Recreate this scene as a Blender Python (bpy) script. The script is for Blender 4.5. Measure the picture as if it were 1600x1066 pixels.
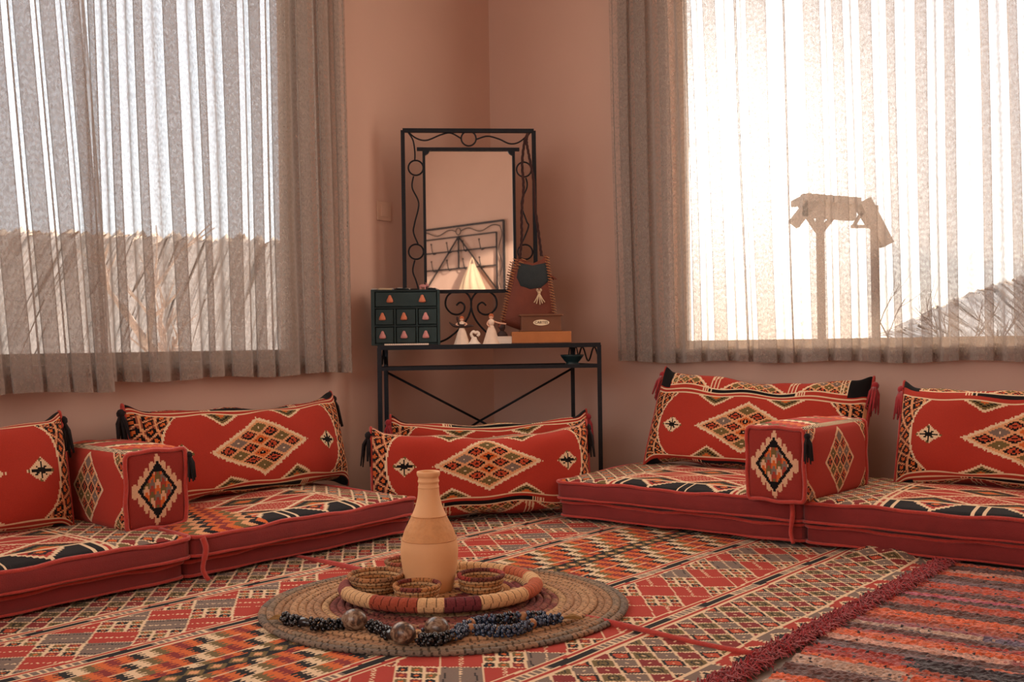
import bpy, bmesh, math, random
import numpy as np
from mathutils import Vector, Matrix
random.seed(7); rng = np.random.default_rng(7)
S = bpy.context.scene
for o in list(bpy.data.objects): bpy.data.objects.remove(o)
COL = S.collection
PI = math.pi

# ------------------------------------------------------------------ frame of the room
CAM_H = 0.78; F = 1555.0; ROLL = 0.0145
TH = math.radians(37)
CX, CY = -0.11, 5.85                                   # the far corner of the room
DR = np.array([math.cos(TH), -math.sin(TH)])           # along the right wall, away from the corner
DL = np.array([-math.sin(TH), -math.cos(TH)])          # along the left wall, away from the corner
def W(s, t, z=0.0):
    return Vector((CX + s*DR[0] + t*DL[0], CY + s*DR[1] + t*DL[1], z))
YAW_L = math.atan2(-DL[1], -DL[0])                     # heading of "towards the corner" along the left wall
YAW_R = math.atan2(DR[1], DR[0])                       # heading of "away from the corner" along the right wall
ROOM_S, ROOM_T, CEIL = 4.7, 6.6, 3.20

# ------------------------------------------------------------------ camera, sky, sun, lights, exposure
cam = bpy.data.cameras.new('camera'); cam.sensor_width = 36; cam.lens = F/1600*36
cam.clip_start = 0.05; cam.clip_end = 500
camo = bpy.data.objects.new('camera', cam); COL.objects.link(camo)
fw = Vector((0, 1, 0.0032)).normalized()
rt = Vector((math.cos(ROLL), 0, -math.sin(ROLL))); up = rt.cross(fw).normalized(); rt = fw.cross(up).normalized()
camo.matrix_world = Matrix(((rt.x, up.x, -fw.x, 0), (rt.y, up.y, -fw.y, 0), (rt.z, up.z, -fw.z, CAM_H), (0, 0, 0, 1)))
S.camera = camo

SUN_DIR = Vector((0.225, 1.0, 0.198)).normalized()     # towards the sun
world = bpy.data.worlds.new('world'); S.world = world; world.use_nodes = True
wn = world.node_tree; wn.nodes.clear()
sky = wn.nodes.new('ShaderNodeTexSky'); sky.sky_type = 'NISHITA'; sky.sun_disc = False
sky.sun_elevation = math.asin(SUN_DIR.z); sky.sun_rotation = math.atan2(SUN_DIR.x, SUN_DIR.y)
sky.air_density = 1.0; sky.dust_density = 0.6; sky.ozone_density = 1.0
bg = wn.nodes.new('ShaderNodeBackground'); bg.inputs['Strength'].default_value = 0.030
wo = wn.nodes.new('ShaderNodeOutputWorld')
cloud = wn.nodes.new('ShaderNodeBackground'); cloud.inputs['Color'].default_value = (0.93, 0.95, 1.0, 1); cloud.inputs['Strength'].default_value = 1.95   # thin white cloud over the whole sky
addw = wn.nodes.new('ShaderNodeAddShader')
# solar aureole: the thin cloud scatters the sun forward within a few degrees
wg = wn.nodes.new('ShaderNodeNewGeometry'); wd = wn.nodes.new('ShaderNodeVectorMath'); wd.operation = 'DOT_PRODUCT'; wd.inputs[1].default_value = tuple(-SUN_DIR)
wx = wn.nodes.new('ShaderNodeMath'); wx.operation = 'MAXIMUM'; wx.inputs[1].default_value = 0.0
wp = wn.nodes.new('ShaderNodeMath'); wp.operation = 'POWER'; wp.inputs[1].default_value = 130.0
wm = wn.nodes.new('ShaderNodeMath'); wm.operation = 'MULTIPLY'; wm.inputs[1].default_value = 6.0
wn.links.new(wg.outputs['Incoming'], wd.inputs[0]); wn.links.new(wd.outputs['Value'], wx.inputs[0]); wn.links.new(wx.outputs[0], wp.inputs[0]); wn.links.new(wp.outputs[0], wm.inputs[0])
aur = wn.nodes.new('ShaderNodeBackground'); aur.inputs['Color'].default_value = (1.0, 0.93, 0.84, 1); wn.links.new(wm.outputs[0], aur.inputs['Strength'])
add2 = wn.nodes.new('ShaderNodeAddShader')
wn.links.new(sky.outputs[0], bg.inputs[0]); wn.links.new(bg.outputs[0], addw.inputs[0]); wn.links.new(cloud.outputs[0], addw.inputs[1]); wn.links.new(addw.outputs[0], add2.inputs[0]); wn.links.new(aur.outputs[0], add2.inputs[1]); wn.links.new(add2.outputs[0], wo.inputs[0])

sun = bpy.data.lights.new('sun', 'SUN'); sun.energy = 22.0; sun.angle = math.radians(1.2); sun.color = (1.0, 0.84, 0.66)
suno = bpy.data.objects.new('sun', sun); COL.objects.link(suno)
suno.rotation_euler = SUN_DIR.to_track_quat('Z', 'Y').to_euler(); suno.location = (3, 14, 4)

def area(name, loc, aim, sx, sy, power, color):
    l = bpy.data.lights.new(name, 'AREA'); l.shape = 'RECTANGLE'; l.size = sx; l.size_y = sy; l.energy = power; l.color = color
    o = bpy.data.objects.new(name, l); COL.objects.link(o); o.location = loc
    o.rotation_euler = (Vector(loc) - Vector(aim)).to_track_quat('Z', 'Y').to_euler()
    return o
# added fill lamps: one at the invented rear opening, two boosting the curtained windows
area('rear_fill', W(2.1, ROOM_T - 0.08, 1.7), W(2.0, 2.0, 1.2), 3.0, 1.7, 36, (1.0, 0.87, 0.76))
area('left_window_fill', W(0.24, 2.35, 1.70), W(2.24, 2.35, 1.70), 1.9, 1.8, 29, (1.0, 0.91, 0.83))
area('right_window_fill', W(2.2, 0.24, 1.70), W(2.2, 2.24, 1.70), 2.0, 1.8, 34, (1.0, 0.87, 0.74))

S.view_settings.view_transform = 'Standard'; S.view_settings.look = 'None'
S.view_settings.exposure = 0.0; S.view_settings.gamma = 1.0; S.view_settings.use_curve_mapping = False
S.cycles.transparent_max_bounces = 32; S.cycles.max_bounces = 10; S.cycles.diffuse_bounces = 5
S.cycles.sample_clamp_indirect = 6.0
try: S.cycles.use_denoising = True
except Exception: pass

# ------------------------------------------------------------------ materials
def lin(h):
    c = [int(h[i:i+2], 16)/255 for i in (0, 2, 4)]
    return tuple(x/12.92 if x <= 0.04045 else ((x+0.055)/1.055)**2.4 for x in c)
def nodes(m):
    m.use_nodes = True; return m.node_tree.nodes, m.node_tree.links
def mat(name, color, rough=0.8, metal=0.0, var=0.12, scale=30.0, bump=0.0, bscale=200.0, spec=0.3, sheen=0.0, emit=None):
    m = bpy.data.materials.new(name); n, l = nodes(m); b = n['Principled BSDF']
    b.inputs['Roughness'].default_value = rough; b.inputs['Metallic'].default_value = metal
    b.inputs['Specular IOR Level'].default_value = spec
    if sheen: b.inputs['Sheen Weight'].default_value = sheen
    tc = n.new('ShaderNodeTexCoord'); ns = n.new('ShaderNodeTexNoise'); ns.inputs['Scale'].default_value = scale
    ns.inputs['Detail'].default_value = 4
    l.new(tc.outputs['Object'], ns.inputs['Vector'])
    mx = n.new('ShaderNodeMix'); mx.data_type = 'RGBA'
    c = color[:3]
    mx.inputs[6].default_value = (*[x*(1-var) for x in c], 1); mx.inputs[7].default_value = (*[min(1, x*(1+var)) for x in c], 1)
    l.new(ns.outputs['Fac'], mx.inputs[0]); l.new(mx.outputs[2], b.inputs['Base Color'])
    if bump:
        n2 = n.new('ShaderNodeTexNoise'); n2.inputs['Scale'].default_value = bscale; n2.inputs['Detail'].default_value = 3
        l.new(tc.outputs['Object'], n2.inputs['Vector'])
        bp = n.new('ShaderNodeBump'); bp.inputs['Strength'].default_value = bump; bp.inputs['Distance'].default_value = 0.004
        l.new(n2.outputs['Fac'], bp.inputs['Height']); l.new(bp.outputs[0], b.inputs['Normal'])
    return m
def woven(name, bump=0.5, scale=420.0, var=0.22, rough=0.9, sheen=0.05):
    """cloth whose thread colour is stored per woven cell in the face attribute 'thread'"""
    m = bpy.data.materials.new(name); n, l = nodes(m); b = n['Principled BSDF']
    b.inputs['Roughness'].default_value = rough; b.inputs['Specular IOR Level'].default_value = 0.15
    b.inputs['Sheen Weight'].default_value = sheen
    at = n.new('ShaderNodeAttribute'); at.attribute_name = 'thread'
    tc = n.new('ShaderNodeTexCoord'); ns = n.new('ShaderNodeTexNoise'); ns.inputs['Scale'].default_value = scale; ns.inputs['Detail'].default_value = 2
    l.new(tc.outputs['Object'], ns.inputs['Vector'])
    mr = n.new('ShaderNodeMapRange'); mr.inputs[3].default_value = 1-var; mr.inputs[4].default_value = 1+var
    l.new(ns.outputs['Fac'], mr.inputs[0])
    mx = n.new('ShaderNodeVectorMath'); mx.operation = 'SCALE'
    l.new(at.outputs['Color'], mx.inputs[0]); l.new(mr.outputs[0], mx.inputs['Scale']); l.new(mx.outputs[0], b.inputs['Base Color'])
    bp = n.new('ShaderNodeBump'); bp.inputs['Strength'].default_value = bump; bp.inputs['Distance'].default_value = 0.003
    l.new(ns.outputs['Fac'], bp.inputs['Height']); l.new(bp.outputs[0], b.inputs['Normal'])
    return m
M = {}
M['wall'] = mat('plaster_peach', lin('c9a797'), 0.75, var=0.05, scale=3, bump=0.10, bscale=60)
M['ceiling'] = mat('ceiling_white', lin('e0d0c0'), 0.9, var=0.03)
M['floor'] = mat('floor_tile', lin('8d7f74'), 0.45, var=0.1, scale=8)
M['iron'] = mat('wrought_iron', lin('23252a'), 0.5, 0.6, var=0.3, scale=80, bump=0.15)
M['cloth'] = woven('kilim_cloth')
M['rag'] = woven('rag_cloth', bump=1.0, scale=160, var=0.45, sheen=0.3)
M['red'] = mat('plain_red_cloth', lin('7c2826'), 0.92, var=0.2, scale=14, bump=0.4, bscale=350, sheen=0.2)
M['piping'] = mat('red_piping', lin('b03a30'), 0.9, var=0.25, scale=90, bump=0.6, bscale=300, sheen=0.3)
M['fringe'] = mat('crimson_fringe', lin('98262c'), 0.95, var=0.35, scale=60, sheen=0.4)
M['black_wool'] = mat('black_wool', lin('1c1618'), 0.95, var=0.3, scale=60, sheen=0.05)
M['clay'] = mat('terracotta', lin('dba878'), 0.62, var=0.10, scale=9, bump=0.12, bscale=90)
M['clay_band'] = mat('terracotta_incised', lin('c99362'), 0.75, var=0.2, scale=40, bump=0.4, bscale=120)
M['green'] = mat('painted_green', lin('26393a'), 0.6, var=0.25, scale=18, bump=0.15)
M['green_dark'] = mat('painted_green_recess', lin('1b2a2c'), 0.7, var=0.2)
M['knob'] = mat('painted_knob', lin('c8785a'), 0.6, var=0.2, scale=60)
M['knob_pink'] = mat('painted_knob_pink', lin('c98a86'), 0.6, var=0.2, scale=60)
M['knob_white'] = mat('knob_white', lin('e2c9b4'), 0.6, var=0.1)
M['husk'] = mat('pale_husk', lin('e6cdb8'), 0.8, var=0.1, scale=50, bump=0.3, bscale=120)
M['dark_doll'] = mat('dark_resin', lin('3b2a27'), 0.6, var=0.2)
M['white'] = mat('white_paint', lin('e9d9c8'), 0.5, var=0.05)
M['skin'] = mat('doll_skin', lin('e2b094'), 0.7, var=0.1)
M['hair'] = mat('doll_hair', lin('b4613c'), 0.8, var=0.2)
M['leather'] = mat('brown_leather', lin('6f3727'), 0.6, var=0.25, scale=25, bump=0.25, bscale=140)
M['suede'] = mat('dark_suede', lin('2d3335'), 0.9, var=0.2, scale=40, bump=0.3)
M['lace'] = mat('leather_lace', lin('a8714a'), 0.7, var=0.2, scale=60)
M['cord'] = mat('dark_braid', lin('3d2320'), 0.8, var=0.3, scale=90)
M['string'] = mat('pale_string', lin('cbb190'), 0.8, var=0.15, scale=90)
M['oak'] = mat('orange_wood', lin('a8693c'), 0.5, var=0.2, scale=16)
M['walnut'] = mat('brown_wood', lin('6c4530'), 0.5, var=0.25, scale=16)
M['label'] = mat('ivory_label', lin('e6d3b0'), 0.5, var=0.05)
M['ink'] = mat('black_ink', lin('2a1c16'), 0.7)
M['steel'] = mat('brushed_steel', lin('b4aca6'), 0.35, 0.8, var=0.1)
M['teal'] = mat('teal_glaze', lin('1f3336'), 0.35, var=0.2, scale=30)
M['agate'] = mat('agate', lin('76604f'), 0.32, var=0.9, scale=45, spec=0.45)
m = M['agate']; n, l = nodes(m); rp = n.new('ShaderNodeValToRGB'); ns_ = n.new('ShaderNodeTexNoise'); ns_.inputs['Scale'].default_value = 42; ns_.inputs['Detail'].default_value = 3; ns_.inputs['Distortion'].default_value = 1.5
oi = n.new('ShaderNodeObjectInfo'); tcn = n.new('ShaderNodeTexCoord'); av_ = n.new('ShaderNodeVectorMath'); l.new(tcn.outputs['Object'], av_.inputs[0]); l.new(oi.outputs['Random'], av_.inputs[1]); l.new(av_.outputs[0], ns_.inputs['Vector'])
l.new(ns_.outputs['Fac'], rp.inputs[0]); rp.color_ramp.elements[0].position = 0.40; rp.color_ramp.elements[0].color = (*lin('3a2c26'), 1); rp.color_ramp.elements[1].position = 0.62; rp.color_ramp.elements[1].color = (*lin('94806c'), 1); e_ = rp.color_ramp.elements.new(0.5); e_.color = (*lin('6a4c38'), 1)
l.new(rp.outputs[0], n['Principled BSDF'].inputs['Base Color'])
M['bead_black'] = mat('black_glass_bead', lin('141519'), 0.2, spec=0.7)
M['bead_blue'] = mat('blue_glass_bead', lin('27374f'), 0.2, spec=0.8, var=0.4, scale=90)
M['bead_wood'] = mat('wooden_bead', lin('9b6c48'), 0.5)
M['gold'] = mat('golden_tassel_thread', lin('8c6a3c'), 0.8, var=0.3, scale=80)
M['straw'] = woven('coiled_straw', bump=0.9, scale=240, var=0.35, sheen=0.05)
M['frame'] = mat('window_frame', lin('b9a898'), 0.5, var=0.05)
M['switch'] = mat('switch_plastic', lin('c9a894'), 0.5, var=0.03)
M['bark'] = mat('pale_bark', lin('b09684'), 0.9, var=0.25, scale=12)
M['darkbark'] = mat('dark_bark', lin('5f5048'), 0.9, var=0.25, scale=12)
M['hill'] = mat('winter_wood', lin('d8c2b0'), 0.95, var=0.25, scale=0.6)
M['hill_pale'] = mat('hazed_wood', lin('e0d2c6'), 0.95, var=0.2, scale=0.6)  # backlit haze over the far ridge is put into this pale colour
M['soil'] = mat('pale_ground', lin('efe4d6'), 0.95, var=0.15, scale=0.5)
M['timber'] = mat('grey_timber', lin('7b6b5f'), 0.9, var=0.2, scale=10)
M['bag'] = mat('canvas_bag', lin('dcc0a4'), 0.9, var=0.1, scale=20)
m = bpy.data.materials.new('mirror_silver'); n, l = nodes(m); b = n['Principled BSDF']
b.inputs['Metallic'].default_value = 1; b.inputs['Roughness'].default_value = 0.02; b.inputs['Base Color'].default_value = (0.86, 0.84, 0.81, 1); M['mirror'] = m
m = bpy.data.materials.new('window_glass'); n, l = nodes(m); n.clear()
o_ = n.new('ShaderNodeOutputMaterial'); tr = n.new('ShaderNodeBsdfTransparent'); gl = n.new('ShaderNodeBsdfGlossy'); gl.inputs['Roughness'].default_value = 0.02
fr = n.new('ShaderNodeFresnel'); fr.inputs[0].default_value = 1.25; mx = n.new('ShaderNodeMixShader')
tr.inputs[0].default_value = (0.96, 0.97, 0.97, 1)
l.new(fr.outputs[0], mx.inputs[0]); l.new(tr.outputs[0], mx.inputs[1]); l.new(gl.outputs[0], mx.inputs[2]); l.new(mx.outputs[0], o_.inputs[0]); M['glass'] = m

def sheer(name, color, alpha):
    """open-weave voile: light passes between the threads, the more obliquely it is seen the less"""
    m = bpy.data.materials.new(name); n, l = nodes(m); n.clear()
    out = n.new('ShaderNodeOutputMaterial'); tr = n.new('ShaderNodeBsdfTransparent')
    df = n.new('ShaderNodeBsdfDiffuse'); tl = n.new('ShaderNodeBsdfTranslucent'); ad = n.new('ShaderNodeMixShader'); mx = n.new('ShaderNodeMixShader')
    df.inputs[0].default_value = (*color, 1); tl.inputs[0].default_value = (*[x*0.17 for x in color], 1); ad.inputs[0].default_value = 0.5
    g = n.new('ShaderNodeNewGeometry'); dot = n.new('ShaderNodeVectorMath'); dot.operation = 'DOT_PRODUCT'
    l.new(g.outputs['Incoming'], dot.inputs[0]); l.new(g.outputs['Normal'], dot.inputs[1])
    def mth(op, a, b=None):
        x = n.new('ShaderNodeMath'); x.operation = op
        for i, v in enumerate((a, b)):
            if v is None: continue
            if isinstance(v, (int, float)): x.inputs[i].default_value = v
            else: l.new(v, x.inputs[i])
        return x.outputs[0]
    c = mth('MAXIMUM', mth('ABSOLUTE', dot.outputs['Value']), 0.28)
    tc = n.new('ShaderNodeTexCoord'); mp = n.new('ShaderNodeMapping'); mp.inputs['Scale'].default_value = (110, 110, 34)
    l.new(tc.outputs['Object'], mp.inputs[0])
    ns = n.new('ShaderNodeTexNoise'); ns.inputs['Scale'].default_value = 1.0; ns.inputs['Detail'].default_value = 3; l.new(mp.outputs[0], ns.inputs['Vector'])
    mp2 = n.new('ShaderNodeMapping'); mp2.inputs['Scale'].default_value = (30, 30, 9); l.new(tc.outputs['Object'], mp2.inputs[0])
    wv = n.new('ShaderNodeTexWave'); wv.bands_direction = 'Z'; wv.inputs['Scale'].default_value = 1.3; wv.inputs['Distortion'].default_value = 9.0; wv.inputs['Detail'].default_value = 2; wv.inputs['Detail Scale'].default_value = 1.2
    l.new(mp2.outputs[0], wv.inputs['Vector'])
    al = mth('MULTIPLY', mth('ADD', mth('MULTIPLY', mth('ADD', ns.outputs['Fac'], 0.5), 0.90), mth('MULTIPLY', wv.outputs['Fac'], 0.22)), alpha)
    t = mth('POWER', mth('SUBTRACT', 1.0, al), mth('DIVIDE', 1.0, c))
    l.new(mth('SUBTRACT', 1.0, t), mx.inputs[0])
    l.new(df.outputs[0], ad.inputs[1]); l.new(tl.outputs[0], ad.inputs[2])
    l.new(tr.outputs[0], mx.inputs[1]); l.new(ad.outputs[0], mx.inputs[2]); l.new(mx.outputs[0], out.inputs[0])
    return m
M['sheer'] = sheer('sheer_voile', lin('d6c6bb'), 0.41)

# ------------------------------------------------------------------ mesh helpers
def tag(o, label=None, cat=None, group=None, kind=None):
    if label: o['label'] = label
    if cat: o['category'] = cat
    if group: o['group'] = group
    if kind: o['kind'] = kind
    return o
def thing(name, label, cat, loc=(0, 0, 0), rot=(0, 0, 0), group=None):
    o = bpy.data.objects.new(name, None); COL.objects.link(o); o.empty_display_size = 0.05
    o.location = loc; o.rotation_euler = rot
    return tag(o, label, cat, group)
def link(name, me, m, parent=None):
    o = bpy.data.objects.new(name, me); COL.objects.link(o)
    if m is not None and len(me.materials) == 0: me.materials.append(m)
    if parent is not None: o.parent = parent
    return o
def fast_mesh(name, V, Q, smooth=True, cols=None):
    V = np.asarray(V, np.float32).reshape(-1, 3); Q = np.asarray(Q, np.int32)
    k = Q.shape[1]; me = bpy.data.meshes.new(name)
    me.vertices.add(len(V)); me.vertices.foreach_set('co', V.ravel())
    me.loops.add(Q.size); me.loops.foreach_set('vertex_index', Q.ravel())
    me.polygons.add(len(Q)); me.polygons.foreach_set('loop_start', np.arange(0, Q.size, k, dtype=np.int32))
    try: me.polygons.foreach_set('loop_total', np.full(len(Q), k, np.int32))
    except Exception: pass
    me.polygons.foreach_set('use_smooth', np.full(len(Q), smooth))
    if cols is not None:
        a = me.attributes.new('thread', 'FLOAT_COLOR', 'FACE')
        c4 = np.ones((len(Q), 4), np.float32); c4[:, :3] = np.asarray(cols).reshape(-1, 3)
        a.data.foreach_set('color', c4.ravel())
    me.update(calc_edges=True); me.validate()
    return me
def gridq(nu, nv, base=0, wrap_v=False, wrap_u=False):
    cu = nu if wrap_u else nu+1; cv = nv if wrap_v else nv+1
    i = np.arange(nu)[:, None]; j = np.arange(nv)[None, :]
    i1 = (i+1) % cu; j1 = (j+1) % cv
    return np.stack([i*cv+j+0*i, i1*cv+j, i1*cv+j1, i*cv+j1], -1).reshape(-1, 4) + base
class MB:
    """collects shapes that make up ONE mesh"""
    def __init__(s): s.v = []; s.f = []; s.n = 0
    def add(s, V, Fs):
        V = [tuple(p) for p in V]
        s.v += V; s.f += [tuple(i+s.n for i in f) for f in Fs]; s.n += len(V); return s
    def box(s, c, d, R=None, bev=0.0):
        x, y, z = d[0]/2, d[1]/2, d[2]/2
        if bev:
            b = min(bev, x*.9, y*.9, z*.9); V = []; 
            bm = bmesh.new(); bmesh.ops.create_cube(bm, size=1)
            for v in bm.verts: v.co = Vector((v.co.x*d[0], v.co.y*d[1], v.co.z*d[2]))
            bmesh.ops.bevel(bm, geom=bm.edges[:], offset=b, segments=2, profile=0.6, affect='EDGES')
            bm.verts.index_update(); V = [v.co.copy() for v in bm.verts]; Fs = [[v.index for v in f.verts] for f in bm.faces]; bm.free()
        else:
            V = [Vector((a, b_, e)) for a in (-x, x) for b_ in (-y, y) for e in (-z, z)]
            Fs = [(0,1,3,2),(4,6,7,5),(0,4,5,1),(2,3,7,6),(0,2,6,4),(1,5,7,3)]
        if R is not None: V = [R @ v for v in V]
        c = Vector(c); return s.add([v+c for v in V], Fs)
    def bar(s, a, b, w=0.01, h=None):
        """square bar from a to b"""
        a = Vector(a); b = Vector(b); d = b-a; L = d.length
        R = d.to_track_quat('X', 'Z').to_matrix()
        return s.box((a+b)/2, (L, w, h or w), R)
    def tube(s, pts, r, seg=6, closed=False):
        P = [Vector(p) for p in pts]; n = len(P); V = []; Fs = []
        rr = r if hasattr(r, '__len__') else [r]*n
        prev = None
        for i in range(n):
            if closed: t = P[(i+1) % n]-P[i-1]
            else: t = P[min(i+1, n-1)]-P[max(i-1, 0)]
            if t.length < 1e-9: t = Vector((0, 0, 1))
            t.normalize()
            if prev is None:
                u = t.orthogonal().normalized()
            else:
                u = (prev - t*prev.dot(t))
                u = u.normalized() if u.length > 1e-6 else t.orthogonal().normalized()
            prev = u; w = t.cross(u)
            for k in range(seg):
                a = 2*PI*k/seg; V.append(P[i] + (u*math.cos(a)+w*math.sin(a))*rr[i])
        m_ = n if closed else n-1
        for i in range(m_):
            for k in range(seg):
                j = (i+1) % n; Fs.append((i*seg+k, i*seg+(k+1) % seg, j*seg+(k+1) % seg, j*seg+k))
        if not closed:
            Fs.append(tuple(range(seg-1, -1, -1))); Fs.append(tuple((n-1)*seg+k for k in range(seg)))
        return s.add(V, Fs)
    def lathe(s, prof, seg=24, c=(0, 0, 0), sx=1.0, sy=1.0):
        V = []; Fs = []; n = len(prof)
        for (r, z) in prof:
            for k in range(seg):
                a = 2*PI*k/seg; V.append((c[0]+r*math.cos(a)*sx, c[1]+r*math.sin(a)*sy, c[2]+z))
        for i in range(n-1):
            for k in range(seg):
                Fs.append((i*seg+k, i*seg+(k+1) % seg, (i+1)*seg+(k+1) % seg, (i+1)*seg+k))
        Fs.append(tuple(range(seg-1, -1, -1))); Fs.append(tuple((n-1)*seg+k for k in range(seg)))
        return s.add(V, Fs)
    def ball(s, c, r, seg=10, rings=7, sc=(1, 1, 1)):
        pr = [(r*math.sin(PI*i/rings), -r*math.cos(PI*i/rings)) for i in range(rings+1)]
        pr[0] = (r*0.02, -r); pr[-1] = (r*0.02, r)
        V = []; Fs = []
        for (q, z) in pr:
            for k in range(seg):
                a = 2*PI*k/seg; V.append((c[0]+q*math.cos(a)*sc[0], c[1]+q*math.sin(a)*sc[1], c[2]+z*sc[2]))
        for i in range(rings):
            for k in range(seg): Fs.append((i*seg+k, i*seg+(k+1) % seg, (i+1)*seg+(k+1) % seg, (i+1)*seg+k))
        return s.add(V, Fs)
    def prism(s, poly, y0, y1):
        """polygon in x,z pulled from y0 to y1"""
        n = len(poly); V = [(p[0], y0, p[1]) for p in poly]+[(p[0], y1, p[1]) for p in poly]
        Fs = [tuple(range(n)), tuple(range(2*n-1, n-1, -1))]
        for i in range(n): Fs.append((i, i+n, (i+1) % n+n, (i+1) % n))
        return s.add(V, Fs)
    def build(s, name, m, parent=None, smooth=False):
        me = bpy.data.meshes.new(name); me.from_pydata(s.v, [], s.f); 
        bm = bmesh.new(); bm.from_mesh(me); bmesh.ops.recalc_face_normals(bm, faces=bm.faces[:]); bm.to_mesh(me); bm.free()
        if smooth: me.polygons.foreach_set('use_smooth', [True]*len(me.polygons))
        me.update(); return link(name, me, m, parent)
def catmull(P, k=6, closed=False):
    P = np.asarray(P, float); n = len(P); out = []
    for i in range(n if closed else n-1):
        if closed: a, b, c, d = P[i-1], P[i], P[(i+1) % n], P[(i+2) % n]
        else: a, b, c, d = P[max(i-1, 0)], P[i], P[i+1], P[min(i+2, n-1)]
        for q in range(k):
            t = q/k
            out.append(0.5*((2*b)+(-a+c)*t+(2*a-5*b+4*c-d)*t*t+(-a+3*b-3*c+d)*t**3))
    if not closed: out.append(P[-1])
    return np.array(out)
def copy_tree(o, parent=None):
    c = o.copy(); COL.objects.link(c)
    if parent is not None: c.parent = parent
    for ch in [x for x in o.children]: copy_tree(ch, c)
    return c

# ------------------------------------------------------------------ room shell
TKN = 0.22
WIN_L = (1.40, 3.35, 0.72, 2.88)      # along t
WIN_R = (1.16, 3.45, 0.735, 2.88)     # along s
def wall(name, a, b, out, openings, z1=CEIL):
    """wall from a to b (x,y), thickness outwards, with rectangular openings (u0,u1,z0,z1)"""
    a = Vector((*a, 0)); b = Vector((*b, 0)); L = (b-a).length; ux = (b-a)/L; o3 = Vector((*out, 0)).normalized()
    us = sorted({0, L, *[q for op in openings for q in op[:2]]}); zs = sorted({0, z1, *[q for op in openings for q in op[2:]]})
    R = Matrix((ux, o3, Vector((0, 0, 1)))).transposed()
    mb = MB()
    for i in range(len(us)-1):
        for j in range(len(zs)-1):
            uc = (us[i]+us[i+1])/2; zc = (zs[j]+zs[j+1])/2
            if any(op[0] < uc < op[1] and op[2] < zc < op[3] for op in openings): continue
            c = a+ux*uc+o3*(TKN/2)+Vector((0, 0, zc))
            mb.box(c, (us[i+1]-us[i], TKN, zs[j+1]-zs[j]), R)
    o = mb.build(name, M['wall'])
    # weld so the plaster is one continuous face
    bm = bmesh.new(); bm.from_mesh(o.data); bmesh.ops.remove_doubles(bm, verts=bm.verts, dist=0.0005); bm.to_mesh(o.data); bm.free()
    return tag(o, kind='structure')
def xy(s, t): p = W(s, t); return (p.x, p.y)
wall('wall_left', xy(0, 0), xy(0, ROOM_T), (-DR[0], -DR[1]), [WIN_L])
wall('wall_right', xy(-TKN, 0), xy(ROOM_S+TKN, 0), (-DL[0], -DL[1]), [(WIN_R[0]+TKN, WIN_R[1]+TKN, WIN_R[2], WIN_R[3])])
wall('wall_side', xy(ROOM_S, 0), xy(ROOM_S, ROOM_T), (DR[0], DR[1]), [])
wall('wall_rear', xy(-TKN, ROOM_T), xy(ROOM_S+TKN, ROOM_T), (DL[0], DL[1]), [(0.8, 3.8, 0.85, 2.55)])  # unseen opening added here to let in extra fill light
RM = Matrix(((DR[0], DL[0], 0), (DR[1], DL[1], 0), (0, 0, 1)))      # s,t,z -> world
mb = MB(); mb.box(W(ROOM_S/2, ROOM_T/2, -0.05), (ROOM_S+2*TKN, ROOM_T+2*TKN, 0.10), RM); tag(mb.build('floor', M['floor']), kind='structure')
mb = MB(); mb.box(W(ROOM_S/2, ROOM_T/2, CEIL+0.05), (ROOM_S+2*TKN, ROOM_T+2*TKN, 0.10), RM); tag(mb.build('ceiling', M['ceiling']), kind='structure')

def window(name, P, u0, u1, z0, z1, mull):
    """P(u, out, z) -> world; a metal frame with panes set into the opening"""
    root = bpy.data.objects.new(name, None); COL.objects.link(root); tag(root, kind='structure')
    fwid = 0.05
    def bar(nm, ua, ub, za, zb, d0=0.10, d1=0.15, m=M['frame']):
        mb = MB(); V = [P(u, d, z) for u in (ua, ub) for d in (d0, d1) for z in (za, zb)]
        mb.add(V, [(0,1,3,2),(4,6,7,5),(0,4,5,1),(2,3,7,6),(0,2,6,4),(1,5,7,3)]); return mb.build(nm, m, root)
    bar('frame_rail', u0, u1, z0, z0+fwid); bar('frame_rail', u0, u1, z1-fwid, z1)
    bar('frame_stile', u0, u0+fwid, z0+fwid, z1-fwid); bar('frame_stile', u1-fwid, u1, z0+fwid, z1-fwid)
    us = [u0+fwid] + mull + [u1-fwid]
    for q in mull: bar('mullion', q-0.02, q+0.02, z0+fwid, z1-fwid)
    for i in range(len(us)-1):
        bar('pane', us[i]+(0.02 if i else 0), us[i+1]-(0.02 if i < len(us)-2 else 0), z0+fwid, z1-fwid, 0.122, 0.128, M['glass'])
    bar('sill', u0-0.02, u1+0.02, z0-0.025, z0+0.006, -0.03, 0.10, M['frame'])
    return root
window('window_1', lambda u, d, z: W(-d, u, z), *WIN_L, [3.0])
window('window_2', lambda u, d, z: W(u, -d, z), *WIN_R, [3.1])

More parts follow.
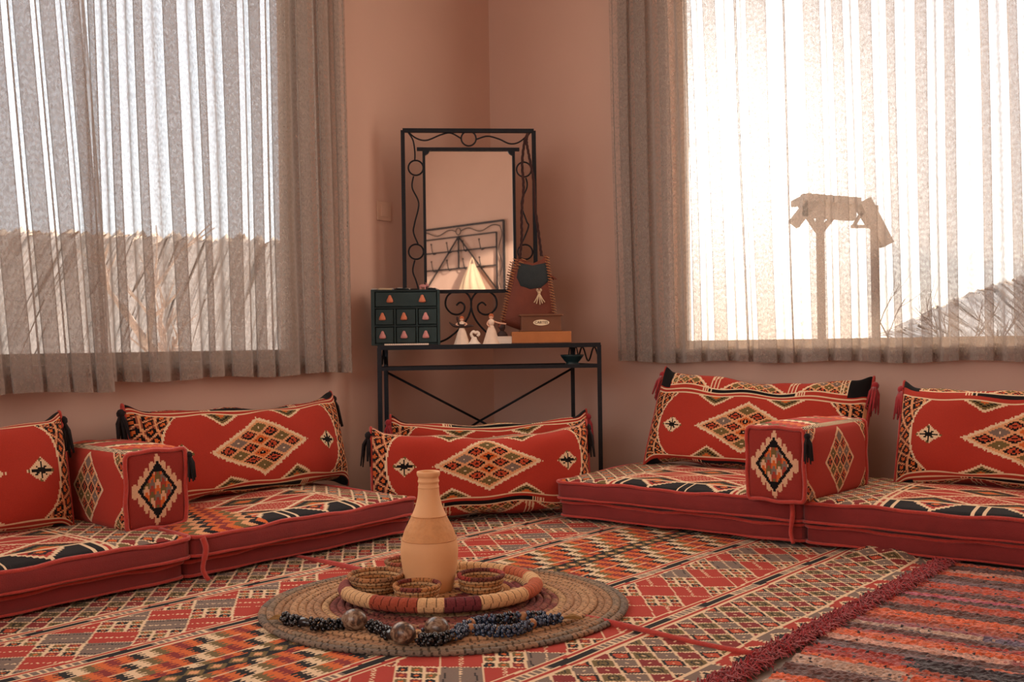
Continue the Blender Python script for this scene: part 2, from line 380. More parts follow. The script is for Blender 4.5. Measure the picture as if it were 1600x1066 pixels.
# ------------------------------------------------------------------ sheer curtains
def wall_u(px, plane):
    """where the sight line through picture column px meets the plane: the wall position of a fold measured on the photograph"""
    k = (px-800)/F
    if plane[0] == 's':   # left wall: s fixed, solve t
        c = plane[1]; x0 = CX+c*DR[0]; y0 = CY+c*DR[1]
        return (x0-k*y0)/(k*DL[1]-DL[0])
    c = plane[1]; x0 = CX+c*DL[0]; y0 = CY+c*DL[1]
    return (x0-k*y0)/(k*DR[1]-DR[0])
def curtain(name, label, P, start, end, folds, z0, z1, slant, depth=0.022, group=None, bulge=0.018, extra=None):
    """P(u, out, z); folds = [(centre, width)] where the cloth doubles back on itself (three layers)"""
    root = thing(name, label, 'curtain', P((start+end)/2, 0, z0), (0, 0, 0), group)
    ctrl = [(start, 0.0), ]
    prev = start
    for c, w in folds:
        a, b_ = c-w/2, c+w/2
        if a-prev > 0.02:
            mid = (prev+a)/2; ctrl.append((prev*0.65+a*0.35, -depth*0.35)); ctrl.append((prev*0.3+a*0.7, depth*0.5+random.uniform(0, bulge)))
        ctrl += [(a+w*0.2, depth), (b_-w*0.04, depth*0.95), (b_, depth*0.55), (b_-w*0.12, depth*0.12), (a+w*0.12, -depth*0.10), (a, -depth*0.55), (a+w*0.06, -depth*0.95), (b_-w*0.15, -depth*1.05)]
        prev = b_
    if end-prev > 0.015: ctrl.append(((prev+end)/2, depth*0.5))
    ctrl.append((end, 0.0))
    path = catmull(ctrl, 4); nu = len(path)-1; nz = 22
    zz = np.linspace(0, 1, nz+1)
    ph = rng.uniform(0, 6.28, 8)
    V = np.zeros((nu+1, nz+1, 3)); loc = root.location
    for j, q in enumerate(zz):
        z = z0+(z1-z0)*q
        u = path[:, 0] + slant(path[:, 0], q) + 0.004*np.sin(q*5+path[:, 0]*9+ph[0])
        y = path[:, 1]*(1.15-0.3*q) + 0.006*np.sin(path[:, 0]*7+q*3+ph[1])*(1-q)
        zj = z + (0.006*np.sin(path[:, 0]*11+ph[2]) + 0.5*path[:, 1]*0)*(1-q)
        for i in range(nu+1):
            p = P(u[i], y[i], zj[i]); V[i, j] = (p.x-loc.x, p.y-loc.y, p.z-loc.z)
    me = fast_mesh('voile', V, gridq(nu, nz)); link('voile_panel', me, M['sheer'], root)
    # hem: a doubled strip along the bottom
    nh = 2; Vh = np.zeros((nu+1, nh+1, 3))
    for j in range(nh+1):
        q = j/nh*0.055/(z1-z0)
        Vh[:, j] = V[:, 0]*(1-q)+V[:, -1]*q
        Vh[:, j, 2] += 0.0
    off = P(0, 0.003, 0)-P(0, 0, 0); Vh += np.array([off.x, off.y, 0])
    link('hem', fast_mesh('hem', Vh, gridq(nu, nh)), M['sheer'], root)
    return root
LP = ('s', 0.075)
def PL(u, d, z): return W(0.075+d, u, z)
def fl(lst, plane, rev=False):
    out = []
    for px, w in lst:
        a, b_ = wall_u(px-w*0.41, plane), wall_u(px+w*0.41, plane)
        out.append(((a+b_)/2, abs(a-b_)))
    return sorted(out)
# right panel of the left window (bottom positions), in wall coordinates t
LR = fl([(168, 18), (200, 22), (240, 22), (288, 30), (331, 18), (374, 34), (412, 26), (447, 32), (485, 26), (512, 14), (536, 14)], LP)
tL0, tL1 = wall_u(549, LP), wall_u(140, LP)
def slL(u, q): return 0.13*q*np.clip((u-tL0)/(tL1-tL0), 0, 1.2)*0.55 + 0.02*q
curtain('sheer_curtain', 'sheer beige curtain panel beside the mirror corner, tracing the bare tree outside', PL, tL0, tL1, LR, 0.655, 3.00, slL, group=None)
LP2 = ('s', 0.13)
def PL2(u, d, z): return W(0.13+d, u, z)
LL = fl([(160, 30), (123, 33), (84, 37), (36, 46), (-20, 44), (-75, 50), (-140, 50)], LP2)
def slL2(u, q): return 0.17*q
curtain('sheer_curtain', 'denser sheer brown curtain panel hanging at the far left edge, overlapping its neighbour', PL2, wall_u(178, LP2), wall_u(-200, LP2), LL, 0.628, 3.00, slL2)
RP = ('t', 0.075)
def PR(u, d, z): return W(u, 0.075+d, z)
RR = fl([(985, 22), (1012, 26), (1050, 24), (1092, 18), (1127, 28), (1168, 7), (1199, 40), (1241, 6), (1283, 34), (1323, 24), (1366, 26), (1404, 18), (1449, 24), (1492, 22), (1547, 19), (1593, 22), (1640, 24), (1690, 30), (1740, 24), (1790, 26), (1850, 30)], RP)
def slR(u, q): return -0.03*q + 0.02*q*np.sin(u*3)
curtain('sheer_curtain', 'sheer pale curtain glowing in front of the low sun', PR, wall_u(964, RP), wall_u(1900, RP), RR, 0.678, 3.00, slR)
for nm, P_, a, b_, lab in (('curtain_rod', lambda u: W(0.10, u, 3.02), 1.05, 3.9, 'metal curtain rod above the left window'), ('curtain_rod', lambda u: W(u, 0.075, 3.02), 0.8, 3.9, 'metal curtain rod above the right window')):
    r = thing(nm, lab, 'curtain rod', P_((a+b_)/2))
    mb = MB(); mb.tube([P_(a)-r.location, P_(b_)-r.location], 0.012, 10); mb.build('pole', M['steel'], r, True)
    for q in (a+0.1, b_-0.1):
        mb = MB(); e = P_(q)-r.location; w_ = W(-0.0, q)-P_(q) if nm and P_(q)[0] else 0
        mb.tube([e, e+Vector((0, 0, CEIL-3.02))], 0.006, 6); mb.build('bracket', M['steel'], r)

# ------------------------------------------------------------------ the woven patterns (thread colours per cell)
RED, WHT, BLK, OLV, GRY, ORG, DRD, PCH = [np.array(lin(h)) for h in ('a63527', 'dcc09c', '120f10', '6c5a34', '77655a', 'c8622c', '7f2724', 'd69a6c')]
def canvas(U, base): c = np.empty(U.shape+(3,)); c[:] = base; return c
def fr(x): return x-np.floor(x)
def tri(x): return np.abs(fr(x)-0.5)*2
def cells(c, mask, a, b_, n, kinds, gap=0.12, gapcol=PCH):
    """n x n toothed cells over a,b in [0,1)"""
    i = np.floor(a*n); j = np.floor(b_*n); fa = fr(a*n)-0.5; fb = fr(b_*n)-0.5
    r = np.maximum(np.abs(fa), np.abs(fb))
    g = mask & (r > 0.5-gap/2); inn = mask & ~g
    tooth = 0.05*np.sign(np.sin(fa*40)*np.sin(fb*40))
    k = kinds(i, j)
    c[g] = gapcol
    c[inn & (k == 0)] = BLK; c[inn & (k == 0) & (r < 0.27+tooth)] = np.array(lin('b34a2c'))
    c[inn & (k == 0) & (r < 0.10)] = BLK
    c[inn & (k == 1)] = GRY; c[inn & (k == 1) & (r < 0.07)] = WHT
    c[inn & (k == 2)] = OLV; c[inn & (k == 2) & (r < 0.07)] = WHT
    c[inn & (k == 3)] = ORG; c[inn & (k == 3) & (r < 0.22+tooth)] = BLK; c[inn & (k == 3) & (r < 0.06)] = WHT
def snow(c, u, v, cu, cv, w, h):
    """small white lozenge with a black eight-armed star"""
    x = (u-cu)/w; y = (v-cv)/h; d = np.abs(x)+np.abs(y)
    c[d < 1] = WHT
    arm = (np.abs(x) < 0.08) | (np.abs(y) < 0.10) | (np.abs(np.abs(x)-np.abs(y)) < 0.10)
    c[(d < 0.74) & arm] = BLK
    c[(d < 0.98) & (d > 0.80) & (np.minimum(np.abs(x), np.abs(y)) < 0.10)] = OLV
def pattern_cushion(u, v, L):
    """u along the length, v around the girth (0 at the middle of the front)"""
    c = canvas(u, RED); av = np.abs(v); sg = np.sign(v)
    t = 0.012*(tri(u/0.02)-0.5)
    # central lozenge of 16 toothed cells
    a = u/0.245+v/0.150; b_ = u/0.245-v/0.150; r = np.maximum(np.abs(a), np.abs(b_))
    edge = 0.05*(tri((a+b_)*7)-0.5)
    c[r < 1.0+edge] = WHT; c[r < 0.90] = PCH
    m_ = r < 0.86
    def kind(i, j):
        k = np.where((i+j) % 2 == 0, 0, 1+((i+2*j) % 4 > 1)); k = np.where((i+j == 3) & (np.abs(i-1.5) < 1), 3, k); return k
    cells(c, m_, (a+0.86)/1.72, (b_+0.86)/1.72, 4, kind, 0.20)
    for s_ in (-1, 1): snow(c, u, v, s_*0.365, 0.0, 0.052, 0.048)
    # small triangles above and below the lozenge
    for cu in (-0.165, 0.165):
        d = np.abs(u-cu)/0.085 + (0.178-av)/0.055
        m_ = (av < 0.178) & (d < 1); c[m_] = WHT
        m_ = (av < 0.178) & (d < 0.78); c[m_] = OLV; c[m_ & (d < 0.25)] = ORG
        c[m_ & (np.abs(d-0.5) < 0.06)] = BLK
    # bowed ends with stepped lozenges
    e = np.abs(u) + 1.9*v**2*(0.5+av*4) - 0.435
    m_ = (av < 0.178) & (e > 0.0); c[m_] = WHT
    m_ = (av < 0.178) & (e > 0.009); c[m_] = np.array(lin('8e4a36'))
    pa = fr(e/0.05+v/0.07); pb = fr(e/0.05-v/0.07); rr = np.maximum(np.abs(pa-0.5), np.abs(pb-0.5))
    c[m_ & (rr > 0.42)] = PCH; c[m_ & (rr < 0.36)] = BLK; c[m_ & (rr < 0.18)] = ORG
    # border bands
    for lo, hi, col in ((0.178, 0.185, WHT), (0.185, 0.200, RED), (0.200, 0.206, WHT), (0.206, 0.226, None), (0.226, 0.233, WHT)):
        m_ = (av >= lo) & (av < hi)
        if col is None:
            c[m_] = np.where((np.abs(u) < 0.21)[..., None], BLK, RED)[m_]
            c[m_ & (np.abs(np.abs(u)-0.22) < 0.025) & (fr(u/0.012) < 0.5)] = WHT
        else: c[m_] = col
    # top and underside: half lozenges standing on the border
    m2 = (av >= 0.233) & (av < 0.60)
    for cu in (-0.37, 0.0, 0.37):
        d = np.abs(u-cu)/0.155 + (av-0.233)/0.125
        e2 = 0.05*(tri((av-0.233)/0.014)-0.5)
        c[m2 & (d < 1+e2)] = WHT
        q = m2 & (d < 0.9)
        a = (u-cu)/0.155+(av-0.233)/0.125; b2 = (u-cu)/0.155-(av-0.233)/0.125
        cells(c, q, (a+0.9)/1.8, (b2+0.9)/1.8, 5, lambda i, j: (i*2+j) % 3 * 1.0, 0.2)
    for cu in (-0.185, 0.185):
        for k in (-1, 0, 1): c[m2 & (np.abs(u-cu-k*0.016-(av-0.3)*0.06) < 0.0035)] = WHT
    # black ends
    c[(np.abs(u) > L/2-0.08) & (av > 0.215)] = BLK
    m_ = (np.abs(u) > L/2-0.115) & (np.abs(u) < L/2-0.078) & (av > 0.233); c[m_ & (fr(u/0.013) < 0.4)] = WHT
    return c
def pattern_rug(x, y, seed=0, ylen=1.4):
    """x across the bands (0 in the middle of the rug), y along the bands"""
    c = canvas(x, RED); d = np.abs(x)
    # orange centre: combs of triangles
    m_ = d < 0.25
    row = np.floor((x+0.25)/0.0625); fx = fr((x+0.25)/0.0625)
    comb = 0.5*tri(fx*4+row*0.5) * 0.040
    k = np.floor((y+comb+row*0.052)/0.030).astype(int) % 6
    pal = np.array([ORG, BLK, WHT, OLV, ORG, DRD]); c[m_] = pal[k][m_]
    c[m_ & (fx < 0.05)] = WHT
    for r0 in (-1, 1):
        mid = m_ & (np.abs(x-r0*0.0) < 0.03); z = fr(y/0.06)
        c[mid] = BLK; c[mid & (tri(y/0.06) > np.abs(x)/0.03)] = OLV; c[mid & (tri(y/0.06) > 0.5+np.abs(x)/0.03)] = PCH
    # dash stripes
    for c0, w in ((0.285, 0.07), (0.635, 0.07)):
        m_ = np.abs(d-c0) < w/2; c[m_] = RED
        e = np.abs(d-c0)
        c[m_ & (e > w/2-0.006)] = WHT; c[m_ & (e < 0.017)] = WHT
        dash = e < 0.012; kk = np.floor(y/0.17) % 2
        c[m_ & dash & (kk == 0)] = BLK; c[m_ & dash & (kk == 1)] = GRY
        c[m_ & dash & (kk == 1) & (fr(y/0.02) < 0.35)] = WHT
    # red field with checked parallelograms and a wandering grey band
    m_ = (d >= 0.32) & (d < 0.60)
    p = 0.30; a = (y+1.05*(d-0.32))/p; b_ = (y-0.75*(d-0.32))/p+0.17
    ia = np.floor(a*2); ib = np.floor(b_*2); fa = fr(a*2); fb = fr(b_*2)
    chk = (ia+ib) % 3
    q = m_ & (chk == 1)
    ca = np.floor(fa*3); cb = np.floor(fb*3); ra = np.abs(fr(fa*3)-0.5); rb = np.abs(fr(fb*3)-0.5)
    kk = (ca+cb+ia) % 3
    c[q] = WHT; inn = q & (ra < 0.38) & (rb < 0.38)
    c[inn & (kk == 0)] = BLK; c[inn & (kk == 1)] = OLV; c[inn & (kk == 2)] = DRD
    c[inn & (ra < 0.15) & (rb < 0.15)] = ORG
    c[m_ & (chk != 1) & ((fa < 0.035) | (fb < 0.035))] = WHT
    c[m_ & (chk == 0) & (np.abs(fa-0.5) < 0.05) & (fr(fb*9) < 0.5)] = WHT
    g = m_ & (chk == 2) & ((ia+2*ib) % 4 < 2)
    c[g] = GRY; c[g & (np.abs(fa-0.5) < 0.03) & (fr(fb*7) < 0.6)] = WHT
    c[g & (np.abs(np.abs(fa-0.5)-0.36) < 0.03) & (fr(fb*14) < 0.5)] = BLK
    c[m_ & ((fa < 0.035) | (fb < 0.035))] = WHT
    # lattice of lozenges
    m_ = (d >= 0.67) & (d < 0.905)
    a = (y+0.85*(d-0.67))/0.072; b_ = (y-0.85*(d-0.67))/0.072
    fa = np.abs(fr(a)-0.5); fb = np.abs(fr(b_)-0.5); ia = np.floor(a); ib = np.floor(b_); r = np.maximum(fa, fb)
    kk = (ia+2*ib) % 4
    c[m_] = OLV; c[m_ & (kk == 2)] = GRY; c[m_ & (kk == 0)] = BLK
    c[m_ & (kk == 0) & (r < 0.30)] = np.array(lin('b34a2c')); c[m_ & (kk == 3)] = DRD
    c[m_ & (kk == 1) & (np.abs(r-0.2) < 0.04)] = BLK
    c[m_ & (r < 0.06)] = WHT; c[m_ & (r > 0.44)] = WHT
    c[np.abs(d-0.668) < 0.005] = WHT; c[np.abs(d-0.908) < 0.005] = WHT
    # border with alternating blocks
    m_ = d >= 0.913
    kk = np.floor(y/0.14) % 2; c[m_ & (kk == 1)] = GRY
    yc = (fr(y/0.14)-0.5)*0.14; e = d-0.955
    lo = m_ & (np.abs(yc)/0.045+np.abs(e)/0.034 < 1); c[lo] = WHT
    c[lo & (np.abs(yc)/0.045+np.abs(e)/0.034 < 0.75) & ((np.abs(yc) < 0.006) | (np.abs(e) < 0.006) | (np.abs(np.abs(yc)-np.abs(e)*1.3) < 0.006))] = BLK
    c[m_ & (np.abs(yc) > 0.062) & (fr(e/0.014) < 0.5)] = WHT
    return c
def pattern_mattress(x, y, L, D, flip):
    """x along the mattress (0..L), y from the front edge (0..D)"""
    c = canvas(x, RED)
    # long stripes of red with stepped white lines and flattened lozenges
    yy = y-0.115
    band = np.floor(yy/0.115)
    f_ = fr(yy/0.115)
    w = 0.28
    a = (x+yy*1.6)/w; b_ = (x-yy*1.6)/w
    fa = np.abs(fr(a)-0.5); fb = np.abs(fr(b_)-0.5); r = np.maximum(fa, fb); k = (np.floor(a)+2*np.floor(b_)) % 3
    c[(r > 0.455)] = WHT
    c[(k == 0) & (r < 0.40)] = OLV; c[(k == 0) & (np.abs(r-0.3) < 0.06)] = BLK; c[(k == 0) & (r < 0.15)] = ORG
    c[(k == 1) & (np.abs(fr(yy/0.03)-0.5) < 0.10) & (fr(x/0.016) < 0.6)] = WHT
    c[(np.abs(f_-0.5) < 0.05) & (k == 2)] = WHT
    xe = np.minimum(x, L-x)
    # end panel: lattice
    m_ = xe < 0.26
    a = (x+0.8*y)/0.065; b_ = (x-0.8*y)/0.065; r = np.maximum(np.abs(fr(a)-0.5), np.abs(fr(b_)-0.5)); k = (np.floor(a)+2*np.floor(b_)) % 4
    c[m_] = OLV; c[m_ & (k == 0)] = BLK; c[m_ & (k == 0) & (r < 0.28)] = ORG; c[m_ & (k == 2)] = GRY; c[m_ & (k == 3)] = DRD; c[m_ & (r > 0.42)] = WHT
    c[m_ & (xe < 0.025)] = RED
    c[np.abs(xe-0.26) < 0.006] = WHT; c[np.abs(xe-0.285) < 0.006] = WHT
    # front edge: black band cut by white combed arches
    m_ = (y < 0.105) & (xe > 0.29)
    c[m_] = BLK
    p = 0.30; xx = (fr((x-0.30)/p)-0.5)*p
    arch = np.abs(xx) - (y-0.02)*0.9
    teeth = 0.5*(tri(x/0.011) > 0.5)*0.012
    c[m_ & (arch < 0)] = RED
    lo = m_ & (arch < 0); c[lo & (np.abs(xx)/0.04+np.abs(y-0.085)/0.03 < 1)] = BLK; c[lo & (np.abs(xx)/0.02+np.abs(y-0.085)/0.015 < 1)] = ORG
    c[m_ & (np.abs(arch) < 0.007+teeth)] = WHT
    for k in (-1, 1): c[m_ & (np.abs(xx-k*0.132) < 0.005)] = WHT
    c[(np.abs(y-0.109) < 0.005) & (xe > 0.29)] = WHT
    if flip:   # a run of orange triangles near the end
        m_ = (x > L-0.30)
        row = np.floor(y/0.055); k = np.floor((x+0.028*tri(y/0.055)+row*0.02)/0.03).astype(int) % 6
        pal = np.array([ORG, BLK, PCH, OLV, ORG, DRD]); c[m_] = pal[k][m_]
    return c
def pattern_block_end(a, b_, w, h):
    """sawtooth lozenge on plain red; a,b in metres from the centre"""
    c = canvas(a, np.array(lin('8c3029'))); x = a/(w*0.36); y = b_/(h*0.41)
    # stepped columns
    col = np.round(x*4); fx = x*4-col; top = 1-np.abs(col)/4.6
    yy = np.abs(y)
    flame = (np.abs(col) <= 4) & (yy < top+0.22*(1-2*np.abs(fx))*1.0) & (yy < top+0.12)
    c[flame] = np.array(lin('d0a583'))
    r = np.abs(x)+np.abs(y); c[r < 0.90] = BLK
    k = np.floor(x*4+0.5); j = np.floor(y*5+tri(x*4+0.5)*1.0)
    pal = np.array([ORG, np.array(lin('d0a583')), OLV, np.array(lin('9a3c2c')), GRY]); idx = ((j+2*k) % 5).astype(int)
    c[r < 0.72] = pal[idx][r < 0.72]
    m_ = (r < 0.80) & (np.abs(y) > 0.55); c[m_] = BLK
    return c
def pattern_block_side(a, b_, w, h):
    c = canvas(a, RED); x = a/(w/2); y = b_/(h/2)
    for c0, sc in ((0, 1.0), (-1.0, 1.0), (1.0, 1.0)):
        u = (x-c0)/0.46+y/0.95; v = (x-c0)/0.46-y/0.95
        if c0: u = (x-c0)/0.36+(np.abs(y)-1.0)/0.75; v = (x-c0)/0.36-(np.abs(y)-1.0)/0.75
        r = np.maximum(np.abs(u), np.abs(v))
        c[r < 1.0] = WHT; m_ = r < 0.93
        cells(c, m_, (u+0.93)/1.86, (v+0.93)/1.86, 4, lambda i, j: np.where((i+j) % 2 == 0, 0, np.where(i > 1, 1, 2)) * 1.0, 0.2)
    return c
def pattern_block_top(a, b_, w, h):
    c = canvas(a, RED)
    row = np.floor(b_/0.035); k = np.floor((a+0.02*tri(b_/0.035)+row*0.013)/0.032).astype(int) % 5
    m_ = np.abs(fr(a/0.30)-0.5) < 0.32; pal = np.array([RED, WHT, OLV, RED, ORG]); c[m_] = pal[k][m_]
    e = h/2-np.abs(b_); m_ = e < 0.022; c[m_] = BLK; c[m_ & (fr(a/0.014+b_/0.03) < 0.5)] = WHT
    return c

# ------------------------------------------------------------------ soft furniture builders
def tassel(name, parent, loc, m, L=0.085, r=0.016, dirn=(0, 0, -1)):
    mb = MB(); d = Vector(dirn).normalized(); p = Vector(loc)
    mb.ball(p, r*0.7, 8, 5)
    for k in range(12):
        a = k*2.4; q = r*(0.3+0.7*random.random()); off = Vector((math.cos(a)*q, math.sin(a)*q, 0))
        e = p+d*L*random.uniform(0.8, 1.1)+off*1.5
        mb.tube([p, p+d*L*0.3+off, e], [r*0.30, r*0.28, r*0.14], 4)
    return mb.build(name, m, parent, True)
def cushion(label, base, yaw, lean, L=0.96, Hh=0.37, T=0.21, roll=0.0, sag=0.02, group=None, tassels=((1, 1), (-1, 1)), seed=0, vs=1.25, vo=0.0):
    """long bolster standing on its lower edge at base; front faces -y, leans back by lean"""
    root = thing('back_cushion', label, 'cushion', base, (-lean, roll, yaw), group)
    nu, nv = int(L/0.0055), 180
    u = np.linspace(-L/2, L/2, nu+1); q = np.abs(2*u/L)
    a = (T/2)*np.clip(1-q**5, 0, 1)**0.55+0.010                       # half thickness pinches to the sewn ends
    b_ = (Hh/2)*(1-0.07*np.clip(1-q**4, 0, 1)+0.12*np.exp(-((1-q)/0.07)**2))  # corners stand out as ears
    ex = 0.55
    tf = np.linspace(0, 2*PI, 20001); cf_ = -(T/2)*np.sign(np.cos(tf))*np.abs(np.cos(tf))**ex; sf_ = (Hh/2)*np.sign(np.sin(tf))*np.abs(np.sin(tf))**ex
    sl = np.concatenate([[0], np.cumsum(np.hypot(np.diff(cf_), np.diff(sf_)))])
    th = np.interp(np.linspace(0, sl[-1], nv, endpoint=False), sl, tf)   # even steps round the girth; 0 = front middle, then top
    cx = np.sign(np.cos(th))*np.abs(np.cos(th))**ex; sz = np.sign(np.sin(th))*np.abs(np.sin(th))**ex
    Y = -a[:, None]*cx[None, :]; Z = b_[:, None]*sz[None, :]
    X = np.repeat(u[:, None], nv, 1)
    lump = 0.007*np.sin(u*9+seed)[:, None]*np.cos(th*2+seed)[None, :]+0.005*np.sin(u*21+seed*2)[:, None]*np.sin(th*3)[None, :]
    Y = Y-lump*np.clip(1-q**4, 0, 1)[:, None]; Z = Z+lump*1.2*np.clip(1-q**6, 0, 1)[:, None] - sag*np.sin(PI*(u/L+0.5))[:, None]*np.clip(sz, 0, 1)[None, :]
    V = np.stack([X, Y, Z+Hh/2], -1)
    # girth coordinate measured on the middle section
    mid = len(u)//2; pts = np.stack([Y[mid], Z[mid]], -1)
    seg = np.linalg.norm(np.roll(pts, -1, 0)-pts, axis=1); s_ = np.concatenate([[0], np.cumsum(seg)]); tot = s_[-1]
    sv = s_[:-1]; vv = np.where(sv > tot/2, sv-tot, sv)
    vc = vv+seg/2; uc = (u[:-1]+u[1:])/2
    U2, V2 = np.meshgrid(uc, vc, indexing='ij')
    me = fast_mesh('cushion_cover', V, gridq(nu, nv, wrap_v=True), True, pattern_cushion(U2, (V2-vo)*vs, L))
    link('cover', me, M['cloth'], root)
    for s_ in (-1, 1):                                                # flat sewn ends with red piping
        i = 0 if s_ < 0 else -1
        loop = [tuple(p) for p in V[i][::4]]
        mb = MB(); mb.add(loop, [tuple(range(len(loop)))]); mb.build('end_panel', M['black_wool'], root)
        mb = MB(); mb.tube([(p[0]+s_*0.003, p[1], p[2]) for p in loop], 0.006, 5, True); mb.build('end_piping', M['piping'], root, True)
    for sx, sz_ in tassels:
        tassel('tassel', root, (sx*(L/2+0.012), 0.0, Hh*(0.97 if sz_ > 0 else 0.06)), M['fringe'] if (seed % 2) else M['black_wool'], 0.125, 0.026)
    return root
def rounded(nx, ny, nz, hx, hy, hz, r, bx=0, by=0, bz=0):
    """six grids of a rounded, puffed box; yields face name -> verts, quads, centre params"""
    out = {}
    def surf(P):
        inner = np.array([hx-r, hy-r, hz-r]); q = np.clip(P, -inner, inner); d = P-q; n_ = np.linalg.norm(d, axis=-1, keepdims=True); n_[n_ == 0] = 1
        R = q+d/n_*r
        x, y, z = R[..., 0]/hx, R[..., 1]/hy, R[..., 2]/hz
        k = lambda t: np.clip(1-t**4, 0, 1)
        R[..., 0] += bx*np.sign(x)*np.abs(x)**3*k(y)*k(z); R[..., 1] += by*np.sign(y)*np.abs(y)**3*k(x)*k(z); R[..., 2] += bz*np.sign(z)*np.abs(z)**3*k(x)*k(y)
        return R
    def add(nm, n1, n2, f):
        a = np.linspace(-1, 1, n1+1); b_ = np.linspace(-1, 1, n2+1); A, B = np.meshgrid(a, b_, indexing='ij')
        V = surf(f(A, B)); ac = (a[:-1]+a[1:])/2; bc = (b_[:-1]+b_[1:])/2
        out[nm] = (V.reshape(-1, 3), gridq(n1, n2), *np.meshgrid(ac, bc, indexing='ij'))
    one = np.ones_like
    add('top', nx, ny, lambda A, B: np.stack([A*hx, B*hy, one(A)*hz], -1))
    add('bottom', max(nx//8, 2), max(ny//8, 2), lambda A, B: np.stack([A*hx, -B*hy, -one(A)*hz], -1))
    add('front', nx, nz, lambda A, B: np.stack([A*hx, -one(A)*hy, B*hz], -1))
    add('back', max(nx//4, 2), max(nz//4, 2), lambda A, B: np.stack([-A*hx, one(A)*hy, B*hz], -1))
    add('right', ny, nz, lambda A, B: np.stack([one(A)*hx, A*hy, B*hz], -1))
    add('left', ny, nz, lambda A, B: np.stack([-one(A)*hx, -A*hy, B*hz], -1))
    return out
def rect_loop(hx, hy, z, r, n=10, wob=0.004, ph=0.0):
    P = []
    for (cx, cy, a0) in ((hx-r, hy-r, 0), (-hx+r, hy-r, PI/2), (-hx+r, -hy+r, PI), (hx-r, -hy+r, 1.5*PI)):
        for k in range(4):
            a = a0+PI/2*k/3; P.append((cx+r*math.cos(a), cy+r*math.sin(a)))
        nx_ = {0: (-hx+r, hy), PI/2: (-hx, -hy+r), PI: (hx-r, -hy), 1.5*PI: (hx, hy-r)}[a0]
        s_ = P[-1]
        for k in range(1, n*2): q = k/(n*2); P.append((s_[0]*(1-q)+nx_[0]*q, s_[1]*(1-q)+nx_[1]*q))
    return [(x, y, z+wob*math.sin(x*13+y*9+ph)+wob*0.6*math.sin(x*31+ph*2)) for x, y in P]
def mattress(label, base, yaw, L, D, H, patterned, flip=False, group=None, mirror=False, ph=0.0, strap=0):
    """base: middle of the slab on what it lies on; local x = length, local -y = front"""
    root = thing('floor_mattress', label, 'mattress', base, (0, 0, yaw), group)
    fs = rounded(int(L/0.006) if patterned else 40, int(D/0.006) if patterned else 24, 8, L/2, D/2, H/2, 0.025, 0.012, 0.012, 0.018 if patterned else 0.004)
    V = []; Q = []; n_ = 0
    for nm in ('bottom', 'front', 'back', 'right', 'left') + (() if patterned else ('top',)):
        v, q, _, _ = fs[nm]; V.append(v); Q.append(q+n_); n_ += len(v)
    V = np.concatenate(V); V[:, 2] += H/2
    o = link('body', fast_mesh('body', V, np.concatenate(Q)), M['red'], root)
    if patterned:
        v, q, A, B = fs['top']; v = v.copy(); v[:, 2] += H/2
        v[:, 2] += 0.006*np.sin(v[:, 0]*8+ph)*np.cos(v[:, 1]*6)
        x = (A*0.5+0.5)*L; y = (B*0.5+0.5)*D
        if mirror: x = L-x
        link('top_cover', fast_mesh('top_cover', v, q, True, pattern_mattress(x, y, L, D, flip)), M['cloth'], root)
    mb = MB(); mb.tube(rect_loop(L/2+0.004, D/2+0.004, H-0.008, 0.03, 12, 0.004, ph), 0.0075, 6, True); mb.build('top_piping', M['piping'], root, True)
    mb = MB(); mb.tube(rect_loop(L/2+0.003, D/2+0.003, 0.012, 0.03, 12, 0.002, ph), 0.006, 6, True); mb.build('bottom_piping', M['piping'], root, True)
    if strap:
        x = strap*(L/2-0.03); mb = MB()
        mb.tube(catmull([(x, -D/2-0.012, H-0.01), (x+0.006, -D/2-0.022, H*0.4), (x-0.004, -D/2-0.018, -0.03), (x+0.01, -D/2-0.03, -0.068)], 5), [0.010]*8+[0.008]*8, 6); mb.build('tie_strap', M['piping'], root, True)
    return root
def armrest(label, base, yaw, LN, Wd, H, group=None, ph=0.0):
    """padded block, sawtooth end faces -y; local y = length"""
    root = thing('armrest_block', label, 'armrest', base, (0, 0, yaw), group)
    fs = rounded(44, 96, 52, Wd/2, LN/2, H/2, 0.022, 0.012, 0.010, 0.014)
    pats = {'front': lambda A, B: pattern_block_end(A*Wd/2, B*H/2, Wd, H), 'left': lambda A, B: pattern_block_side(A*LN/2, B*H/2, LN, H), 'right': lambda A, B: pattern_block_side(A*LN/2, B*H/2, LN, H),
            'top': lambda A, B: pattern_block_top(B*LN/2, A*Wd/2, LN, Wd)}
    names = {'front': 'end_panel', 'left': 'side_panel', 'right': 'side_panel', 'top': 'top_panel', 'bottom': 'base_panel', 'back': 'end_panel'}
    for k, (v, q, A, B) in fs.items():
        v = v.copy(); v[:, 2] += H/2
        c = pats[k](A, B) if k in pats else canvas(A, np.array(lin('8c3029')))
        link(names[k], fast_mesh(names[k], v, q, True, c), M['cloth'], root)
    for y in (-LN/2, LN/2):
        P = [(x, y*1.0-0.002*math.copysign(1, -y), z) for (x, z, _) in rect_loop(Wd/2-0.002, H/2-0.002, 0, 0.02, 6, 0.0)]
        mb = MB(); mb.tube([(x+0.002*math.sin(i*0.9), yy*0.99, z+H/2+0.003*math.sin(i*0.7+ph)) for i, (x, yy, z) in enumerate(P)], 0.008, 6, True); mb.build('piping', M['piping'], root, True)
    tassel('tassel', root, (Wd/2+0.012, -LN/2, H*0.9), M['black_wool'], 0.09, 0.018)
    return root

# ------------------------------------------------------------------ floor seats
def frame_pt(o, yaw, x, y, z):
    c, s_ = math.cos(yaw), math.sin(yaw); return Vector((o[0]+x*c-y*s_, o[1]+x*s_+y*c, z))
MD = 0.74
